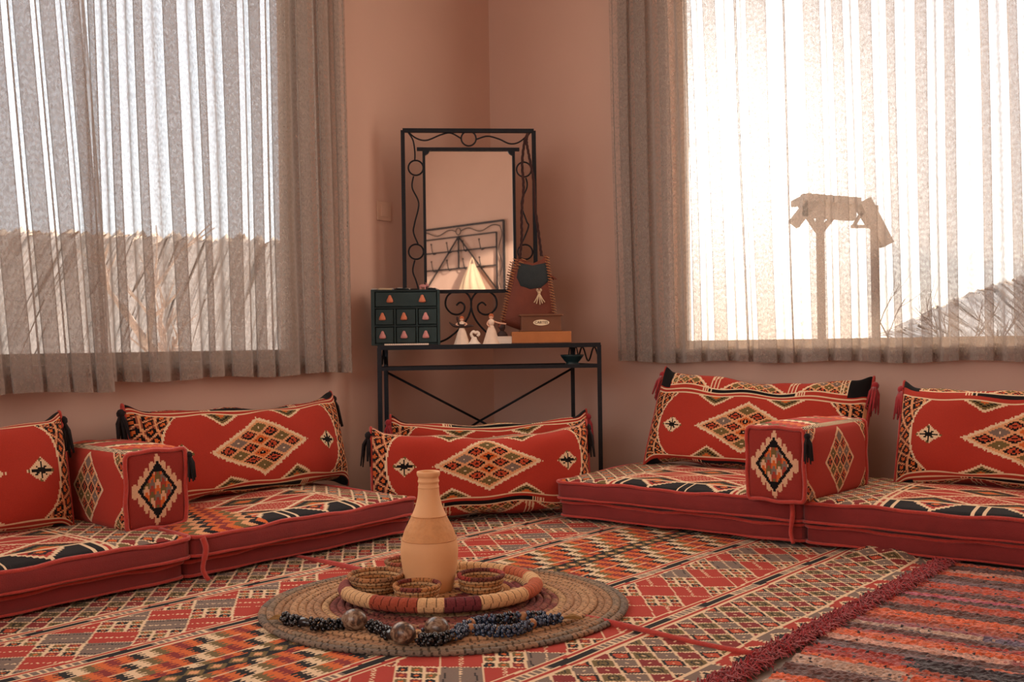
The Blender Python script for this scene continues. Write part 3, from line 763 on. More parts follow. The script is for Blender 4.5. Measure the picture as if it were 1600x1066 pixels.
# left seat: front edge runs from near the corner cushions to the lower left of the room
LA = np.array([-0.395, 4.03]); LB = np.array([-1.44, 2.80]); d_ = (LA-LB)/np.linalg.norm(LA-LB); YL = math.atan2(d_[1], d_[0])
# local x points to the corner; front is -y?  normal to the room is clockwise from x
def left_pt(x, y, z): return frame_pt(LA, YL, -x, y, z)      # x metres from the corner end, y metres behind the front edge
LLEN = 1.06; LH1, LH2 = 0.070, 0.082
for i, (x0, ln) in enumerate(((0, 1.02), (1.02, 1.10))):
    g = ('the seat left of the vase', 'the seat at the far left edge')[i]
    mattress(('plain red lower mattress on the rug, under the patterned seat left of the vase', 'plain red lower mattress at the far left edge of the room, in deep shade')[i], left_pt(x0+ln/2, MD/2+0.03, 0.018), YL, ln-0.01, MD-0.02, LH1, False, ph=i+1)
    mattress(('patterned floor mattress left of the vase, with orange triangles at its outer end', 'patterned floor mattress at the far left edge, under the armrest and dark cushion')[i], left_pt(x0+ln/2, MD/2, 0.018+LH1), YL, ln-0.004, MD, LH2, True, flip=(i == 0), mirror=True, ph=i*2.0, strap=(-1 if i == 0 else 0))
RA = np.array([0.183, 4.345]); RB = np.array([1.66, 3.235]); d_ = (RB-RA)/np.linalg.norm(RB-RA); YR = math.atan2(d_[1], d_[0])
def right_pt(x, y, z): return frame_pt(RA, YR, x, y, z)
RH1, RH2 = 0.080, 0.090
for i, (x0, ln) in enumerate(((0, 1.10), (1.10, 1.20))):
    mattress(('plain red lower mattress on the rug, under the seat right of the corner cushions', 'plain red lower mattress at the right edge of the room, beyond the armrest')[i], right_pt(x0+ln/2, MD/2+0.012, 0.018), YR, ln-0.01, MD-0.02, RH1, False, ph=i+3)
    mattress(('patterned floor mattress on the right, nearer the iron table', 'patterned floor mattress at the right edge, with black band and white arches')[i], right_pt(x0+ln/2, MD/2, 0.018+RH1), YR, ln-0.004, MD, RH2, True, flip=False, ph=i*2.0+1, strap=(1 if i == 0 else 0))
# armrests
armrest('square red armrest block on the left seat, sawtooth diamond on its end', W(0.355, 2.612, 0.172), YR+PI/2-0.10, 0.50, 0.22, 0.265, ph=1)
armrest('square red armrest block on the right seat, sawtooth diamond facing the room', right_pt(1.045, 0.225, 0.182), YR-0.10, 0.54, 0.235, 0.275, ph=2)
# back cushions
cushion('long red cushion leaning on the left wall under the curtain, behind the left armrest', W(0.265, 1.965, 0.172), YL+0.05, 0.25, 1.04, 0.39, 0.20, seed=0, vo=-0.01)
cushion('shadowed red cushion cut by the left edge of the photo', W(0.27, 3.26, 0.172), YL, 0.22, 0.98, 0.38, 0.20, seed=2)
cushion('long red cushion against the right wall, left of the right armrest', W(1.74, 0.40, 0.190), YR+0.02, 0.42, 1.0, 0.46, 0.17, roll=0.04, seed=1, vo=-0.055)
cushion('long red cushion at the right edge of the photo, right of the armrest', W(2.91, 0.43, 0.184), YR, 0.36, 1.0, 0.42, 0.20, seed=3, vo=-0.02)
cushion('front red cushion in the room corner on the rug, between the two seats', Vector((-0.135, 4.43, 0.019)), math.radians(14), 0.10, 0.98, 0.385, 0.24, seed=4, vo=0.04)
cushion('rear red cushion in the corner, half hidden behind another and under the iron table', Vector((-0.10, 4.78, 0.010)), math.radians(12), 0.12, 0.96, 0.42, 0.16, seed=5)

# ------------------------------------------------------------------ rugs
def rug(label, right_bottom, right_top, half=1.0, ylen=None, fold=None, fringe=True, seed=0, zoff=0.0):
    a = W(*right_bottom); b_ = W(*right_top); y_ax = (b_-a); ylen = ylen or y_ax.length; y_ax.normalize(); x_ax = Vector((y_ax.y, -y_ax.x, 0))
    root = thing('kilim_rug', label, 'rug', a, (0, 0, math.atan2(x_ax.y, x_ax.x)))
    cs = 0.0055; nx, ny = int(2*half/cs), int(ylen/cs)
    xs = np.linspace(-2*half, 0, nx+1); ys = np.linspace(0, ylen, ny+1); X, Y = np.meshgrid(xs, ys, indexing='ij')
    Z = 0.010+zoff+0.0012*np.sin(X*17+seed)*np.cos(Y*13+seed)
    Z = Z+0.008*np.exp(-(Y/0.02)**2)+0.004*np.exp(-((ylen-Y)/0.015)**2)
    if fold is not None:
        fx, fy, h, w1, w2 = fold; Z = Z+h*np.exp(-((X-fx)/w1)**2-((Y-fy)/w2)**2)*(0.8+0.2*np.sin(X*40))
    V = np.stack([X, Y, Z], -1)
    xc = (xs[:-1]+xs[1:])/2+half; yc = (ys[:-1]+ys[1:])/2; XC, YC = np.meshgrid(xc, yc, indexing='ij')
    wob = 0.004*np.sin(YC*9+seed)
    link('weave', fast_mesh('weave', V, gridq(nx, ny), True, pattern_rug(XC+wob, YC+seed*0.11, seed, ylen)), M['cloth'], root)
    # body below and corded edge
    mb = MB(); mb.box((-half, ylen/2, 0.0035+zoff), (2*half-0.01, ylen-0.01, 0.005)); mb.build('backing', M['red'], root)
    for y in (0.004, ylen-0.004):
        pts = [(x, y+0.004*math.sin(x*6+seed), 0.013+zoff+0.003*math.sin(x*11)+(0.008 if y < 0.1 else 0.0)) for x in np.linspace(-2*half, 0, 60)]
        mb = MB(); mb.tube(pts, 0.008, 6); mb.build('edge_cord', M['piping'], root, True)
    if fringe:
        mb = MB()
        for k in range(int(ylen/0.004)):
            y = k*0.004
            for q in range(7):
                x0 = random.uniform(-0.025, 0.02); h = random.uniform(0.012, 0.032); e = (x0+random.uniform(0.0, 0.042), y+random.uniform(-0.025, 0.025), random.uniform(0.004, 0.028))
                mb.tube([(x0, y, 0.012), (x0*0.5+e[0]*0.5, y+random.uniform(-.01, .01), h), e], [0.0022, 0.0024, 0.001], 3)
        tag(mb.build('fringe', M['fringe'], root), kind='stuff')
    return root
rug('red kilim rug under the straw mat, reaching to the corner, with a humped far corner', (2.625, 2.335), (2.735, 0.90), half=0.99, ylen=1.46, fold=(-0.20, 1.36, 0.055, 0.09, 0.14), seed=0)
rug('red kilim rug nearest the camera, its corded edge lapping the other rug', (2.485, 4.285), (2.635, 2.330), half=0.99, ylen=1.965, seed=1, zoff=0.004)
# multicoloured rag rug
def rag_rug():
    a = W(2.73, 3.6); ang = math.atan2(DR[1], DR[0])+0.03
    root = thing('rag_rug', 'multicoloured striped rag rug at the lower right, beyond the crimson fringe', 'rug', a, (0, 0, ang))
    cs = 0.007; lx, ly = 1.35, 2.62; nx, ny = int(lx/cs), int(ly/cs)
    xs = np.linspace(0, lx, nx+1); ys = np.linspace(0, ly, ny+1); X, Y = np.meshgrid(xs, ys, indexing='ij')
    Z = 0.008+rng.uniform(0, 0.005, X.shape)+0.003*np.sin(Y*90+X*2)
    xc = (xs[:-1]+xs[1:])/2; yc = (ys[:-1]+ys[1:])/2; XC, YC = np.meshgrid(xc, yc, indexing='ij')
    pal = np.array([lin(h) for h in ('a8442c', 'c25a34', '8a3a34', 'b5502f', '5a3a34', '2e2428', 'b98a78', '8a4a50', '96382e', '6a5052', 'a88a78', '94452f', 'a04a5c', '5f5264', 'bf5c38', 'b5502f', 'a8442c', '96382e', 'c25a34')])
    ed = np.cumsum(rng.choice([0.018, 0.026, 0.04, 0.055, 0.075], 120)); rows = np.searchsorted(ed, yc); nr = rows.max()+1
    c = np.zeros((nx, ny, 3))
    for r in range(nr):
        cuts = [0]; 
        while cuts[-1] < lx: cuts.append(cuts[-1]+random.uniform(0.18, 0.9))
        ids = [random.choice(range(len(pal))) if r % 5 or k else 4 for k in range(len(cuts))]
        js = np.where(rows == r)[0]
        for j in js:
            k = np.searchsorted(cuts, xc+rng.normal(0, 0.012, nx), side='right')-1
            c[:, j] = pal[np.array(ids)[np.clip(k, 0, len(ids)-1)]]
    c *= rng.uniform(0.75, 1.4, (nx, ny, 1))
    spec = rng.random((nx, ny)) < 0.03; c[spec] = np.array(lin('2e2428'))
    link('weave', fast_mesh('weave', np.stack([X, Y, Z], -1), gridq(nx, ny), False, c), M['rag'], root)
    mb = MB(); mb.box((lx/2, ly/2, 0.004), (lx-0.02, ly-0.02, 0.006)); mb.build('backing', M['rag'], root)
    return root
rag_rug()

# ------------------------------------------------------------------ straw mat, tray, bowls, vase, necklaces
MATC = Vector((-0.208, 2.925, 0.0)); MZ = 0.021
def coil_ring(mb_v, R, r, z, nseg, colf, cnt, wraps, squash=0.8, cross=8, amp=0.16, twist=1.0, ph=0.0, cx=0.0, cy=0.0, gth=-0.78):
    """one turn of a coiled straw rope; returns verts, quads, colours; wraps stand proud along it"""
    A = np.linspace(0, 2*PI, nseg, endpoint=False); B = np.linspace(0, 2*PI, cross, endpoint=False)
    AA, BB = np.meshgrid(A, B, indexing='ij')
    rr = r*(1+amp*np.sin(AA*wraps+BB*twist+ph))
    X = (R+rr*np.cos(BB))*np.cos(AA)+cx; Y = (R+rr*np.cos(BB))*np.sin(AA)+cy; Z = z+rr*np.sin(BB)*squash
    q = gridq(nseg, cross, wrap_v=True, wrap_u=True)
    col = colf(A+PI/nseg); col = np.repeat(col[:, None, :], cross, 1)
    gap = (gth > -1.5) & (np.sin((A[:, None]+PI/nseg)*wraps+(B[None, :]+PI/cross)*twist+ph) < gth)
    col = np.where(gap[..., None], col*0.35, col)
    return np.stack([X, Y, Z], -1).reshape(-1, 3), q, col.reshape(-1, 3)
STR = [np.array(lin(h)) for h in ('a98262', '9b7658', 'b38c68', '877460', '75685c', '80463f', 'c09a70')]
def const(c): return lambda A: np.repeat(np.asarray(c)[None], len(A), 0)
mat_root = thing('straw_mat', 'large round coiled straw mat lying on the kilim, under the tray', 'mat', (MATC.x, MATC.y, 0.016), (0, 0, 0))
mat_root.scale = (1.0, 0.90, 1.0)
nring = 24; RMAT = 0.535; rc = RMAT/nring/2
for k in range(nring):
    R = rc*(2*k+1)
    t = k/nring
    base = STR[6] if t < 0.35 else STR[5] if t < 0.60 else STR[0] if t < 0.72 else STR[2] if t < 0.82 else STR[1] if t < 0.89 else STR[3] if t < 0.94 else STR[4]
    if 0.60 <= t < 0.66: base = STR[6]
    alt = STR[(k*3) % 3]
    def cf(A, base=base, alt=alt, k=k): 
        w = (0.5+0.5*np.sin(A*3+k))*(np.sin(A*17+k*2) > 0.2)*0.6
        return base*(1-w[:, None])+alt*w[:, None]
    n_ = max(40, int(2*PI*R/0.0062)); wr = max(10, int(2*PI*R/0.021))
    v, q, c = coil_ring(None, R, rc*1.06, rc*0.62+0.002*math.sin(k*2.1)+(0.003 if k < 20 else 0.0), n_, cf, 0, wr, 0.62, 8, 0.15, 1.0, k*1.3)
    link('coil', fast_mesh('coil', v, q, True, c), M['straw'], mat_root)
MTOP = 0.016+rc*1.35
# tray
TC = Vector((-0.222, 2.965, MTOP+0.004))
tray = thing('basket_tray', 'shallow coiled basket tray with a thick banded rim, in the middle of the mat', 'tray', TC, (0.0, 0, 0))
tray.scale = (1.04, 0.86, 1.0)
RT = 0.292
def rimcol(A):
    pal = [STR[6]*1.25, np.array(lin('b56244')), STR[6]*1.2, np.array(lin('84443f')), STR[6]*1.3, np.array(lin('bd6c48')), np.array(lin('8a4a44')), STR[6]*1.15, np.array(lin('9c4a36')), STR[6]*1.2, np.array(lin('6e3236'))]
    cuts = np.array([0, 0.35, 0.8, 1.45, 2.0, 2.5, 3.1, 3.5, 4.05, 4.55, 4.80, 5.15, 5.75, 6.3]); 
    idx = np.searchsorted(cuts, A % (2*PI), side='right')-1; return np.array([pal[i % len(pal)] for i in idx])
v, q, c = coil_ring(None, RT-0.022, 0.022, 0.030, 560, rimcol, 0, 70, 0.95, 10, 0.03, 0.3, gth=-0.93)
link('rim', fast_mesh('rim', v, q, True, c), M['straw'], tray)
for k in range(13):
    R = 0.011+k*0.0198
    pal = [STR[6], np.array(lin('b07a4a')), STR[2], STR[6]*1.1]
    def cf(A, k=k, pal=pal):
        w = (np.sin(A*2+k*0.7) > 0.75)[:, None]; return np.where(w, np.array(lin('7a3b3a')), pal[k % 4])
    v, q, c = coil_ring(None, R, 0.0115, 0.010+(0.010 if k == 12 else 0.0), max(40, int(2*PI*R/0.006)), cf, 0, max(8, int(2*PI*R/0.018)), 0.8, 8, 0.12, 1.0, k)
    link('coil', fast_mesh('coil', v, q, True, c), M['straw'], tray)
TTOP = TC.z+0.021
def bowl(label, px, r, h, loc, rimc, flare=1.25, tilt=(0, 0, 0)):
    root = thing('straw_bowl', label, 'bowl', loc, tilt, 'little straw bowls in the tray')
    n = 5; rr = h/n/2
    for k in range(n-1):
        R = r*(1/flare+(1-1/flare)*k/(n-1))
        v, q, c = coil_ring(None, R-rr, rr*1.1, rr*(2*k+1), 90, const(STR[6] if k % 2 else np.array(lin('a97648'))), 0, 34, 1.0, 6, 0.14, 1.0, k)
        link('coil', fast_mesh('coil', v, q, True, c), M['straw'], root)
    v, q, c = coil_ring(None, r-rr, rr*1.35, rr*(2*n-1), 110, rimc, 0, 40, 1.0, 8, 0.06, 0.4)
    link('rim', fast_mesh('rim', v, q, True, c), M['straw'], root)
    mb = MB(); mb.lathe([(r/flare*0.96, 0.0), (r/flare*0.96, rr), (0.002, rr)], 24); mb.build('base', mat('straw_base_'+str(len(bpy.data.materials)), tuple(STR[6]*0.8), 0.9, bump=0.5), root)
    return root
def two(c1, c2, f): return lambda A: np.where((np.sin(A*f+0.6) > 0.2)[:, None], np.array(lin(c1)), np.array(lin(c2)))
def on_tray(px, py, z):
    a = (px-800)/F; b_ = -(py-533)/F; x = a+b_*ROLL; zz = -a*ROLL+b_+0.0032; k = (z-CAM_H)/zz; return Vector((x*k, k, z))
bowl('small straw bowl left of the vase, with a dark stitched rim', 0, 0.084, 0.050, on_tray(588, 922, TTOP), two('8a6446', 'a9764e', 5), 1.35)
bowl('small straw bowl directly in front of the vase, nearest the camera', 0, 0.068, 0.048, on_tray(652, 938, TTOP), two('7a3d34', 'b07a4c', 3), 1.15)
bowl('small straw bowl right of the vase with a red rim', 0, 0.070, 0.048, on_tray(752, 921, TTOP), two('a2433a', '6b3a32', 2), 1.12)
bowl('small straw bowl mostly hidden behind the vase', 0, 0.062, 0.046, on_tray(632, 897, TTOP), two('9a5440', '8a6446', 3), 1.2)
# vase
VC = on_tray(672, 921, TTOP-0.004)
vase = thing('clay_vase', 'tall bare terracotta vase standing in the basket tray', 'vase', VC)
kv = VC.y/F                                            # metres per picture pixel at the vase
prof = [(35, 0), (37, 4), (38.5, 14), (42, 32), (44.5, 52), (44.8, 66), (42.5, 80)]
prof2 = [(42.5, 80), (38, 94), (33, 104), (27, 116)]
prof3 = [(27, 116), (22, 128), (18.5, 140), (16.8, 150), (16.2, 158), (16.6, 160), (15.8, 163), (15.6, 166), (16.8, 169), (16.0, 172), (15.8, 175), (17.5, 178), (18.3, 182), (17.6, 184.5), (14.6, 184), (13.6, 178), (13.2, 150)]
def vs(p, k=5): c = catmull(p, k); return [(max(a*kv, 0.002), b*kv) for a, b in c]
def lathe_open(name, pr, m, parent, seg=64, rough=None):
    n = len(pr); A = np.linspace(0, 2*PI, seg, endpoint=False); P = np.array(pr)
    rr = P[:, 0][:, None]*np.ones(seg)
    if rough is not None: rr = rr+rough(A[None, :], P[:, 1][:, None])
    V = np.stack([rr*np.cos(A), rr*np.sin(A), P[:, 1][:, None]*np.ones(seg)], -1)
    return link(name, fast_mesh(name, V, gridq(n-1, seg, wrap_v=True)), m, parent)
mb = MB(); pr = [(0.003, 0.004)]+vs(prof); 
lathe_open('body', [(0.002, 0.002)]+vs(prof), M['clay'], vase)
lathe_open('incised_band', vs(prof2), M['clay_band'], vase, 96, lambda A, z: -0.0016*((np.sin(A*11+z*150)*np.sin(A*11-z*150)) > 0.55))
lathe_open('neck', vs(prof3), M['clay'], vase)
mb = MB()
for zz, r0 in ((80, 42.6), (116, 27.2)): mb.tube([((r0*kv+0.0002)*math.cos(a), (r0*kv+0.0002)*math.sin(a), zz*kv) for a in np.linspace(0, 2*PI, 64, endpoint=False)], 0.0018, 5, True)
mb.build('groove_line', M['clay_band'], vase, True)
# necklaces
seed_me = {}
def cluster_mesh(name, m, r):
    mb = MB()
    for k in range(9):
        a = k*2.4; z = (k/8-0.5)*2; q = math.sqrt(max(0, 1-z*z)); mb.ball((r*0.75*q*math.cos(a), r*0.75*q*math.sin(a), r*0.75*z), r*0.42, 6, 4)
    o = mb.build(name, m, None, True); me = o.data; bpy.data.objects.remove(o); return me
blackc = cluster_mesh('bead', M['bead_black'], 0.0165); bluec = cluster_mesh('bead', M['bead_blue'], 0.0150)
def bigbead(r, sc, m=None):
    mb = MB(); mb.ball((0, 0, 0), r, 14, 9, sc); o = mb.build('bead', m or M['agate'], None, True); me = o.data; bpy.data.objects.remove(o); return me
agate_me = bigbead(0.030, (1.2, 0.95, 0.95)); wood_me = bigbead(0.0135, (1, 1, 1), M['bead_wood'])
tube_me = bigbead(0.014, (1.7, 0.9, 0.9), M['bead_black'])
def strand(label, pxs, kinds, tassel_end):
    P = [on_tray(x, y, MTOP+0.016) for x, y in pxs]
    o0 = P[0]; root = thing('bead_necklace', label, 'necklace', o0)
    C_ = catmull([tuple(p-o0) for p in P], 16)
    L = np.concatenate([[0], np.cumsum(np.linalg.norm(np.diff(C_, axis=0), axis=1))])
    mb = MB(); mb.tube([tuple(c) for c in C_[::4]], 0.002, 5); mb.build('string', M['cord'], root)
    s_ = 0.0; n = 0
    while s_ < L[-1]:
        p = [np.interp(s_, L, C_[:, i]) for i in range(3)]; q = s_/L[-1]
        kd = kinds(q, n); me, step = {'k': (blackc, 0.017), 'b': (bluec, 0.017), 'A': (agate_me, 0.052), 'w': (wood_me, 0.018), 't': (tube_me, 0.030)}[kd]
        if kd == 'A': s_ += 0.016; p = [np.interp(s_, L, C_[:, i]) for i in range(3)]; p[2] += 0.012
        if kd == 'w': p[2] += 0.001
        o = link('bead', me, None, root); o.location = p
        i = min(np.searchsorted(L, s_), len(L)-1); d = C_[min(i+2, len(C_)-1)]-C_[max(i-2, 0)]
        o.rotation_euler = (0.0 if kd in 'At' else random.uniform(0, 6), 0, math.atan2(d[1], d[0])+(0 if kd in 'At' else random.uniform(0, 1)))
        s_ += step; n += 1
    e = C_[-1] if tassel_end else C_[0]; d = (C_[-1]-C_[-4]) if tassel_end else (C_[0]-C_[3])
    mb = MB(); d = Vector(d).normalized()
    for k in range(16):
        a = random.uniform(-0.5, 0.5); dd = Matrix.Rotation(a, 3, 'Z') @ d; b0 = Vector(e)
        mb.tube([b0, b0+dd*0.03+Vector((0, 0, random.uniform(-.004, .006))), b0+dd*0.055+Vector((0, 0, -0.006))], [0.003, 0.003, 0.0012], 4)
    mb.build('end_tassel', M['gold'], root)
    return root
def k1(q, n):
    for c in (0.34, 0.43, 0.68):
        if abs(q-c) < 0.018: return 'A'
    return 't' if n % 7 == 4 else 'k'
def k2(q, n):
    if abs(q-0.06) < 0.04: return 'A'
    return 'w' if n % 11 == 6 else 'b'
strand('black beaded necklace with big brown agate beads, lying on the straw mat', [(447, 966), (470, 971), (505, 976), (545, 975), (585, 979), (612, 992), (645, 999), (690, 998), (700, 988)], k1, False)
strand('blue beaded necklace with small wooden beads, right part of the mat before the tray', [(668, 985), (708, 992), (730, 983), (760, 985), (800, 985), (840, 972), (880, 965)], k2, True)
strand('second blue beaded strand, tucked close under the tray rim', [(715, 985), (742, 972), (775, 968), (815, 964), (850, 963)], lambda q, n: 'w' if n in (4, 13) else ('k' if q > 0.5 and n % 2 else 'b'), False)

# ------------------------------------------------------------------ iron console table
TZ = 0.782
FL, FR_, BL, BR = Vector((-0.648, 4.86, 0)), Vector((0.428, 4.90, 0)), Vector((-0.642, 5.06, 0)), Vector((0.318, 5.26, 0))
tab = thing('console_table', 'black wrought iron console table standing in the corner under the mirror', 'table', (0, 0, 0.0))
bw = 0.020
for p in (FL, FR_, BL, BR):
    mb = MB(); mb.bar(p+Vector((0, 0, 0.0)), p+Vector((0, 0, TZ-0.012)), bw); mb.build('leg', M['iron'], tab)
SH = 0.668
for nm, z, h in (('top_rail', TZ-0.011, 0.022), ('shelf_rail', SH, 0.018)):
    for a, b_ in ((FL, FR_), (FR_, BR), (BR, BL), (BL, FL)):
        mb = MB(); mb.bar(a+Vector((0, 0, z)), b_+Vector((0, 0, z)), 0.018, h); mb.build(nm, M['iron'], tab)
def panel(nm, z, th):
    mb = MB(); V = [tuple(p+Vector((0, 0, zz))) for zz in (z, z+th) for p in (FL, FR_, BR, BL)]
    mb.add(V, [(3, 2, 1, 0), (4, 5, 6, 7), (0, 1, 5, 4), (1, 2, 6, 5), (2, 3, 7, 6), (3, 0, 4, 7)]); return mb.build(nm, M['iron'], tab)
panel('tabletop', TZ-0.006, 0.006); panel('shelf', SH-0.004, 0.006)
ctr = Vector(((BL.x+BR.x)/2-0.01, (BL.y+BR.y)/2, 0.385))
for a in (BL, BR):
    for dz in (SH-0.02,):
        mb = MB(); mb.tube([a+Vector((0, 0, dz)), ctr, ], 0.006, 8); mb.build('brace', M['iron'], tab, True)
        o_ = BR if a is BL else BL
        mb = MB(); mb.tube([ctr, Vector((o_.x, o_.y, 0.10))*0.999], 0.006, 8); mb.build('brace', M['iron'], tab, True)
for a, b_ in ((FL, BL), (FR_, BR)):
    n = 40; pts = []
    for i in range(n+1):
        q = i/n; p = a.lerp(b_, 0.06+0.88*q); z = SH+0.057+0.035*math.sin(q*4*PI); pts.append(p+Vector((0, 0, z)))
    mb = MB(); mb.tube(pts, 0.004, 6); mb.build('scroll', M['iron'], tab, True)
# bowl on the lower shelf
pb = thing('glazed_bowl', 'dark teal footed bowl on the right end of the table shelf', 'bowl', (0.300, 4.985, SH+0.0035))
mb = MB(); mb.lathe([(0.034, 0), (0.036, 0.006), (0.030, 0.012), (0.040, 0.022), (0.055, 0.042), (0.060, 0.052), (0.056, 0.052), (0.036, 0.026), (0.004, 0.018)], 28); mb.build('body', M['teal'], pb, True)
for s_, h in ((-0.010, 0.040), (0.018, 0.046)):
    mb = MB(); mb.tube(catmull([(s_, 0, 0.022), (s_-0.006, 0, 0.05), (s_, 0, 0.05+h), (s_+0.010, 0, 0.06), (s_+0.013, 0, 0.026)], 6), 0.0035, 6); mb.build('iron_stem', M['iron'], pb, True)

# ------------------------------------------------------------------ mirror with wrought iron surround
MK = 5.10/F
MPH = math.radians(5)
mir = thing('iron_mirror', 'tall mirror in a black wrought iron frame with waves and rings, standing on the table', 'mirror', (-0.205, 5.075, TZ), (0, 0, MPH))
def ml(px, py, y=0.0):
    x = (px+ROLL*(539-py)-738)*MK/math.cos(MPH); z = (539-ROLL*(px-738)-py)*MK+(CAM_H-TZ); return (x, y, z)
def mbar(name, a, b_, w=0.018):
    mb = MB(); mb.bar(a, b_, w); return mb.build(name, M['iron'], mir)
x0, x1 = ml(633, 330)[0], ml(836, 330)[0]; zt = ml(733, 206)[2]; zb = ml(733, 456)[2]
mbar('frame_post', (x0, 0, 0.0), (x0, 0, zt), 0.020); mbar('frame_post', (x1, 0, 0.0), (x1, 0, zt), 0.020)
mbar('frame_rail', (x0, 0, zt), (x1, 0, zt), 0.020); mbar('frame_rail', (x0, 0, zb), (x1, 0, zb), 0.018)
xi0, xi1 = ml(665, 330)[0], ml(804, 330)[0]; zi = ml(733, 235)[2]
mbar('inner_rail', (xi0-0.035, 0, zi), (xi1+0.03, 0, zi), 0.017); mbar('inner_post', (xi0, 0, zb), (xi0, 0, zi), 0.014); mbar('inner_post', (xi1, 0, zb), (xi1, 0, zi), 0.014)
mb = MB(); mb.box(((xi0+xi1)/2, 0.006, (zi+zb)/2), (xi1-xi0, 0.005, zi-zb)); mb.build('glass', M['mirror'], mir)
mb = MB(); mb.box(((xi0+xi1)/2, 0.014, (zi+zb)/2), (xi1-xi0+0.01, 0.008, zi-zb+0.01)); mb.build('back_board', M['walnut'], mir)
for xx, s_ in ((xi0, 1), (xi1, -1)):
    mb = MB(); mb.prism([(xx, zi), (xx+s_*0.035, zi), (xx+s_*0.022, zi-0.022), (xx, zi-0.035)], -0.008, 0.002); mb.build('corner_plate', M['iron'], mir)
RR_ = 11.5*MK
rings = [ml(651.5, 265), ml(652, 395), ml(733, 218), ml(819, 265), ml(821, 394)]
for c_ in rings:
    mb = MB(); mb.tube([(c_[0]+RR_*math.cos(a), 0, c_[2]+RR_*math.sin(a)) for a in np.linspace(0, 2*PI, 36, endpoint=False)], 0.0042, 6, True); mb.build('ring', M['iron'], mir, True)
def wave(pts): 
    mb = MB(); mb.tube([tuple(p) for p in catmull([ml(*p) for p in pts], 8)], 0.004, 6); mb.build('wave_rod', M['iron'], mir, True)
wave([(639, 209), (652, 219), (668, 222), (690, 213), (705, 210), (721, 218)])
wave([(745, 219), (762, 214), (780, 218), (797, 225), (812, 222), (828, 208)])
wave([(639, 209), (647, 222), (650, 240), (650, 253)])
wave([(648, 278), (646, 296), (656, 320), (650, 350), (648, 365), (655, 383)])
wave([(650, 408), (647, 425), (652, 440), (656, 454)])
wave([(828, 208), (820, 222), (817, 240), (818, 253)])
wave([(822, 278), (824, 292), (815, 318), (823, 345), (826, 355), (815, 382)])
wave([(821, 407), (826, 425), (818, 440), (816, 454)])
def scroll(c, s_):
    pts = []
    for i in range(70):                       # spiral from the eye outwards
        q = i/69; a = 0.6+q*1.75*PI*2*0.78; r = (6+13.5*min(1, q*1.25))*MK
        pts.append((c[0]+s_*r*math.cos(PI*0.55-a+0.9), 0, c[2]+r*math.sin(PI*0.55-a+0.9)))
    e = pts[-1]
    return pts
for s_, cpx in ((-1, 717), (1, 757)):
    c_ = ml(cpx, 480)
    P = [(cpx+s_*(-3), 481-4), (cpx+s_*4, 473+0), (cpx-s_*(-10), 474), (cpx+s_*0, 0)]
    # hand-laid scroll: eye, inner turn, outer turn, tail sweeping to the table
    k = 1 if s_ > 0 else -1
    base = [(-3, -2), (3, -7), (9.5, -2), (8, 7), (-1, 12), (-12, 9), (-19.5, -2), (-17, -16), (-5, -24.5), (10, -23), (19, -12), (19.5, 3), (13, 20), (0, 36), (-16, 49), (-29, 55)]
    pts = [(cpx-2*k+(-k)*(-x)*(-1)*1.0, 482+y) for x, y in base] if False else [(cpx + (x if k < 0 else -x), 480+y) for x, y in base]
    mb = MB(); mb.tube([tuple(p) for p in catmull([ml(a, b_, 0.0) for a, b_ in pts], 6)], 0.0048, 6); mb.build('scroll_foot', M['iron'], mir, True)

# ------------------------------------------------------------------ drawer chest and the things on it
def tbl(px, py, Y): return Vector(((px+ROLL*(539-py)-800)/F*Y, Y, 0))
CH = thing('drawer_chest', 'small dark green chest of drawers with peach knobs, on the left of the table', 'chest', (-0.524, 4.945, TZ+0.0005), (0, 0, 0.06))
cw, chh, cd = 0.335, 0.272, 0.135
mb = MB(); mb.box((0, 0.006, chh/2), (cw, cd-0.012, chh), bev=0.003); mb.build('carcass', M['green'], CH)
for nm, c_, d_ in (('frame_stile', (-cw/2+0.009, -cd/2+0.004, chh/2), (0.018, 0.022, chh)), ('frame_stile', (cw/2-0.006, -cd/2+0.004, chh/2), (0.012, 0.022, chh)), ('frame_rail', (0, -cd/2+0.004, chh-0.005), (cw-0.03, 0.022, 0.010)), ('frame_rail', (0, -cd/2+0.004, 0.004), (cw-0.03, 0.022, 0.008)),
                   ('frame_rail', (0, -cd/2+0.004, 0.183), (cw-0.03, 0.022, 0.008)), ('frame_rail', (0, -cd/2+0.004, 0.094), (cw-0.03, 0.022, 0.008)), ('frame_stile', (-0.052, -cd/2+0.004, 0.094), (0.008, 0.020, 0.17)), ('frame_stile', (0.056, -cd/2+0.004, 0.094), (0.008, 0.020, 0.17))):
    mb = MB(); mb.box(c_, d_, bev=0.002); mb.build(nm, M['green_dark'] if 'rail' in nm else M['green'], CH)
def drawer(x0, x1, z0, z1, knobs, km):
    mb = MB(); mb.box(((x0+x1)/2, -cd/2+0.0005, (z0+z1)/2), (x1-x0-0.006, 0.014, z1-z0-0.006), bev=0.003); d = mb.build('drawer', M['green'], CH)
    for kx, m_ in zip(knobs, km):
        zc = (z0+z1)/2-0.012
        mb = MB(); mb.lathe([(0.012, -0.004), (0.017, 0.0), (0.015, 0.010), (0.009, 0.022), (0.007, 0.029), (0.003, 0.033)], 12, (kx, -cd/2-0.013, zc), 1, 0.7); k_ = mb.build('knob', M[m_], d, True)
zr = [(0.009, 0.090), (0.099, 0.179), (0.188, 0.262)]
drawer(-0.148, 0.155, *zr[2], (-0.075, 0.083), ('knob', 'knob'))
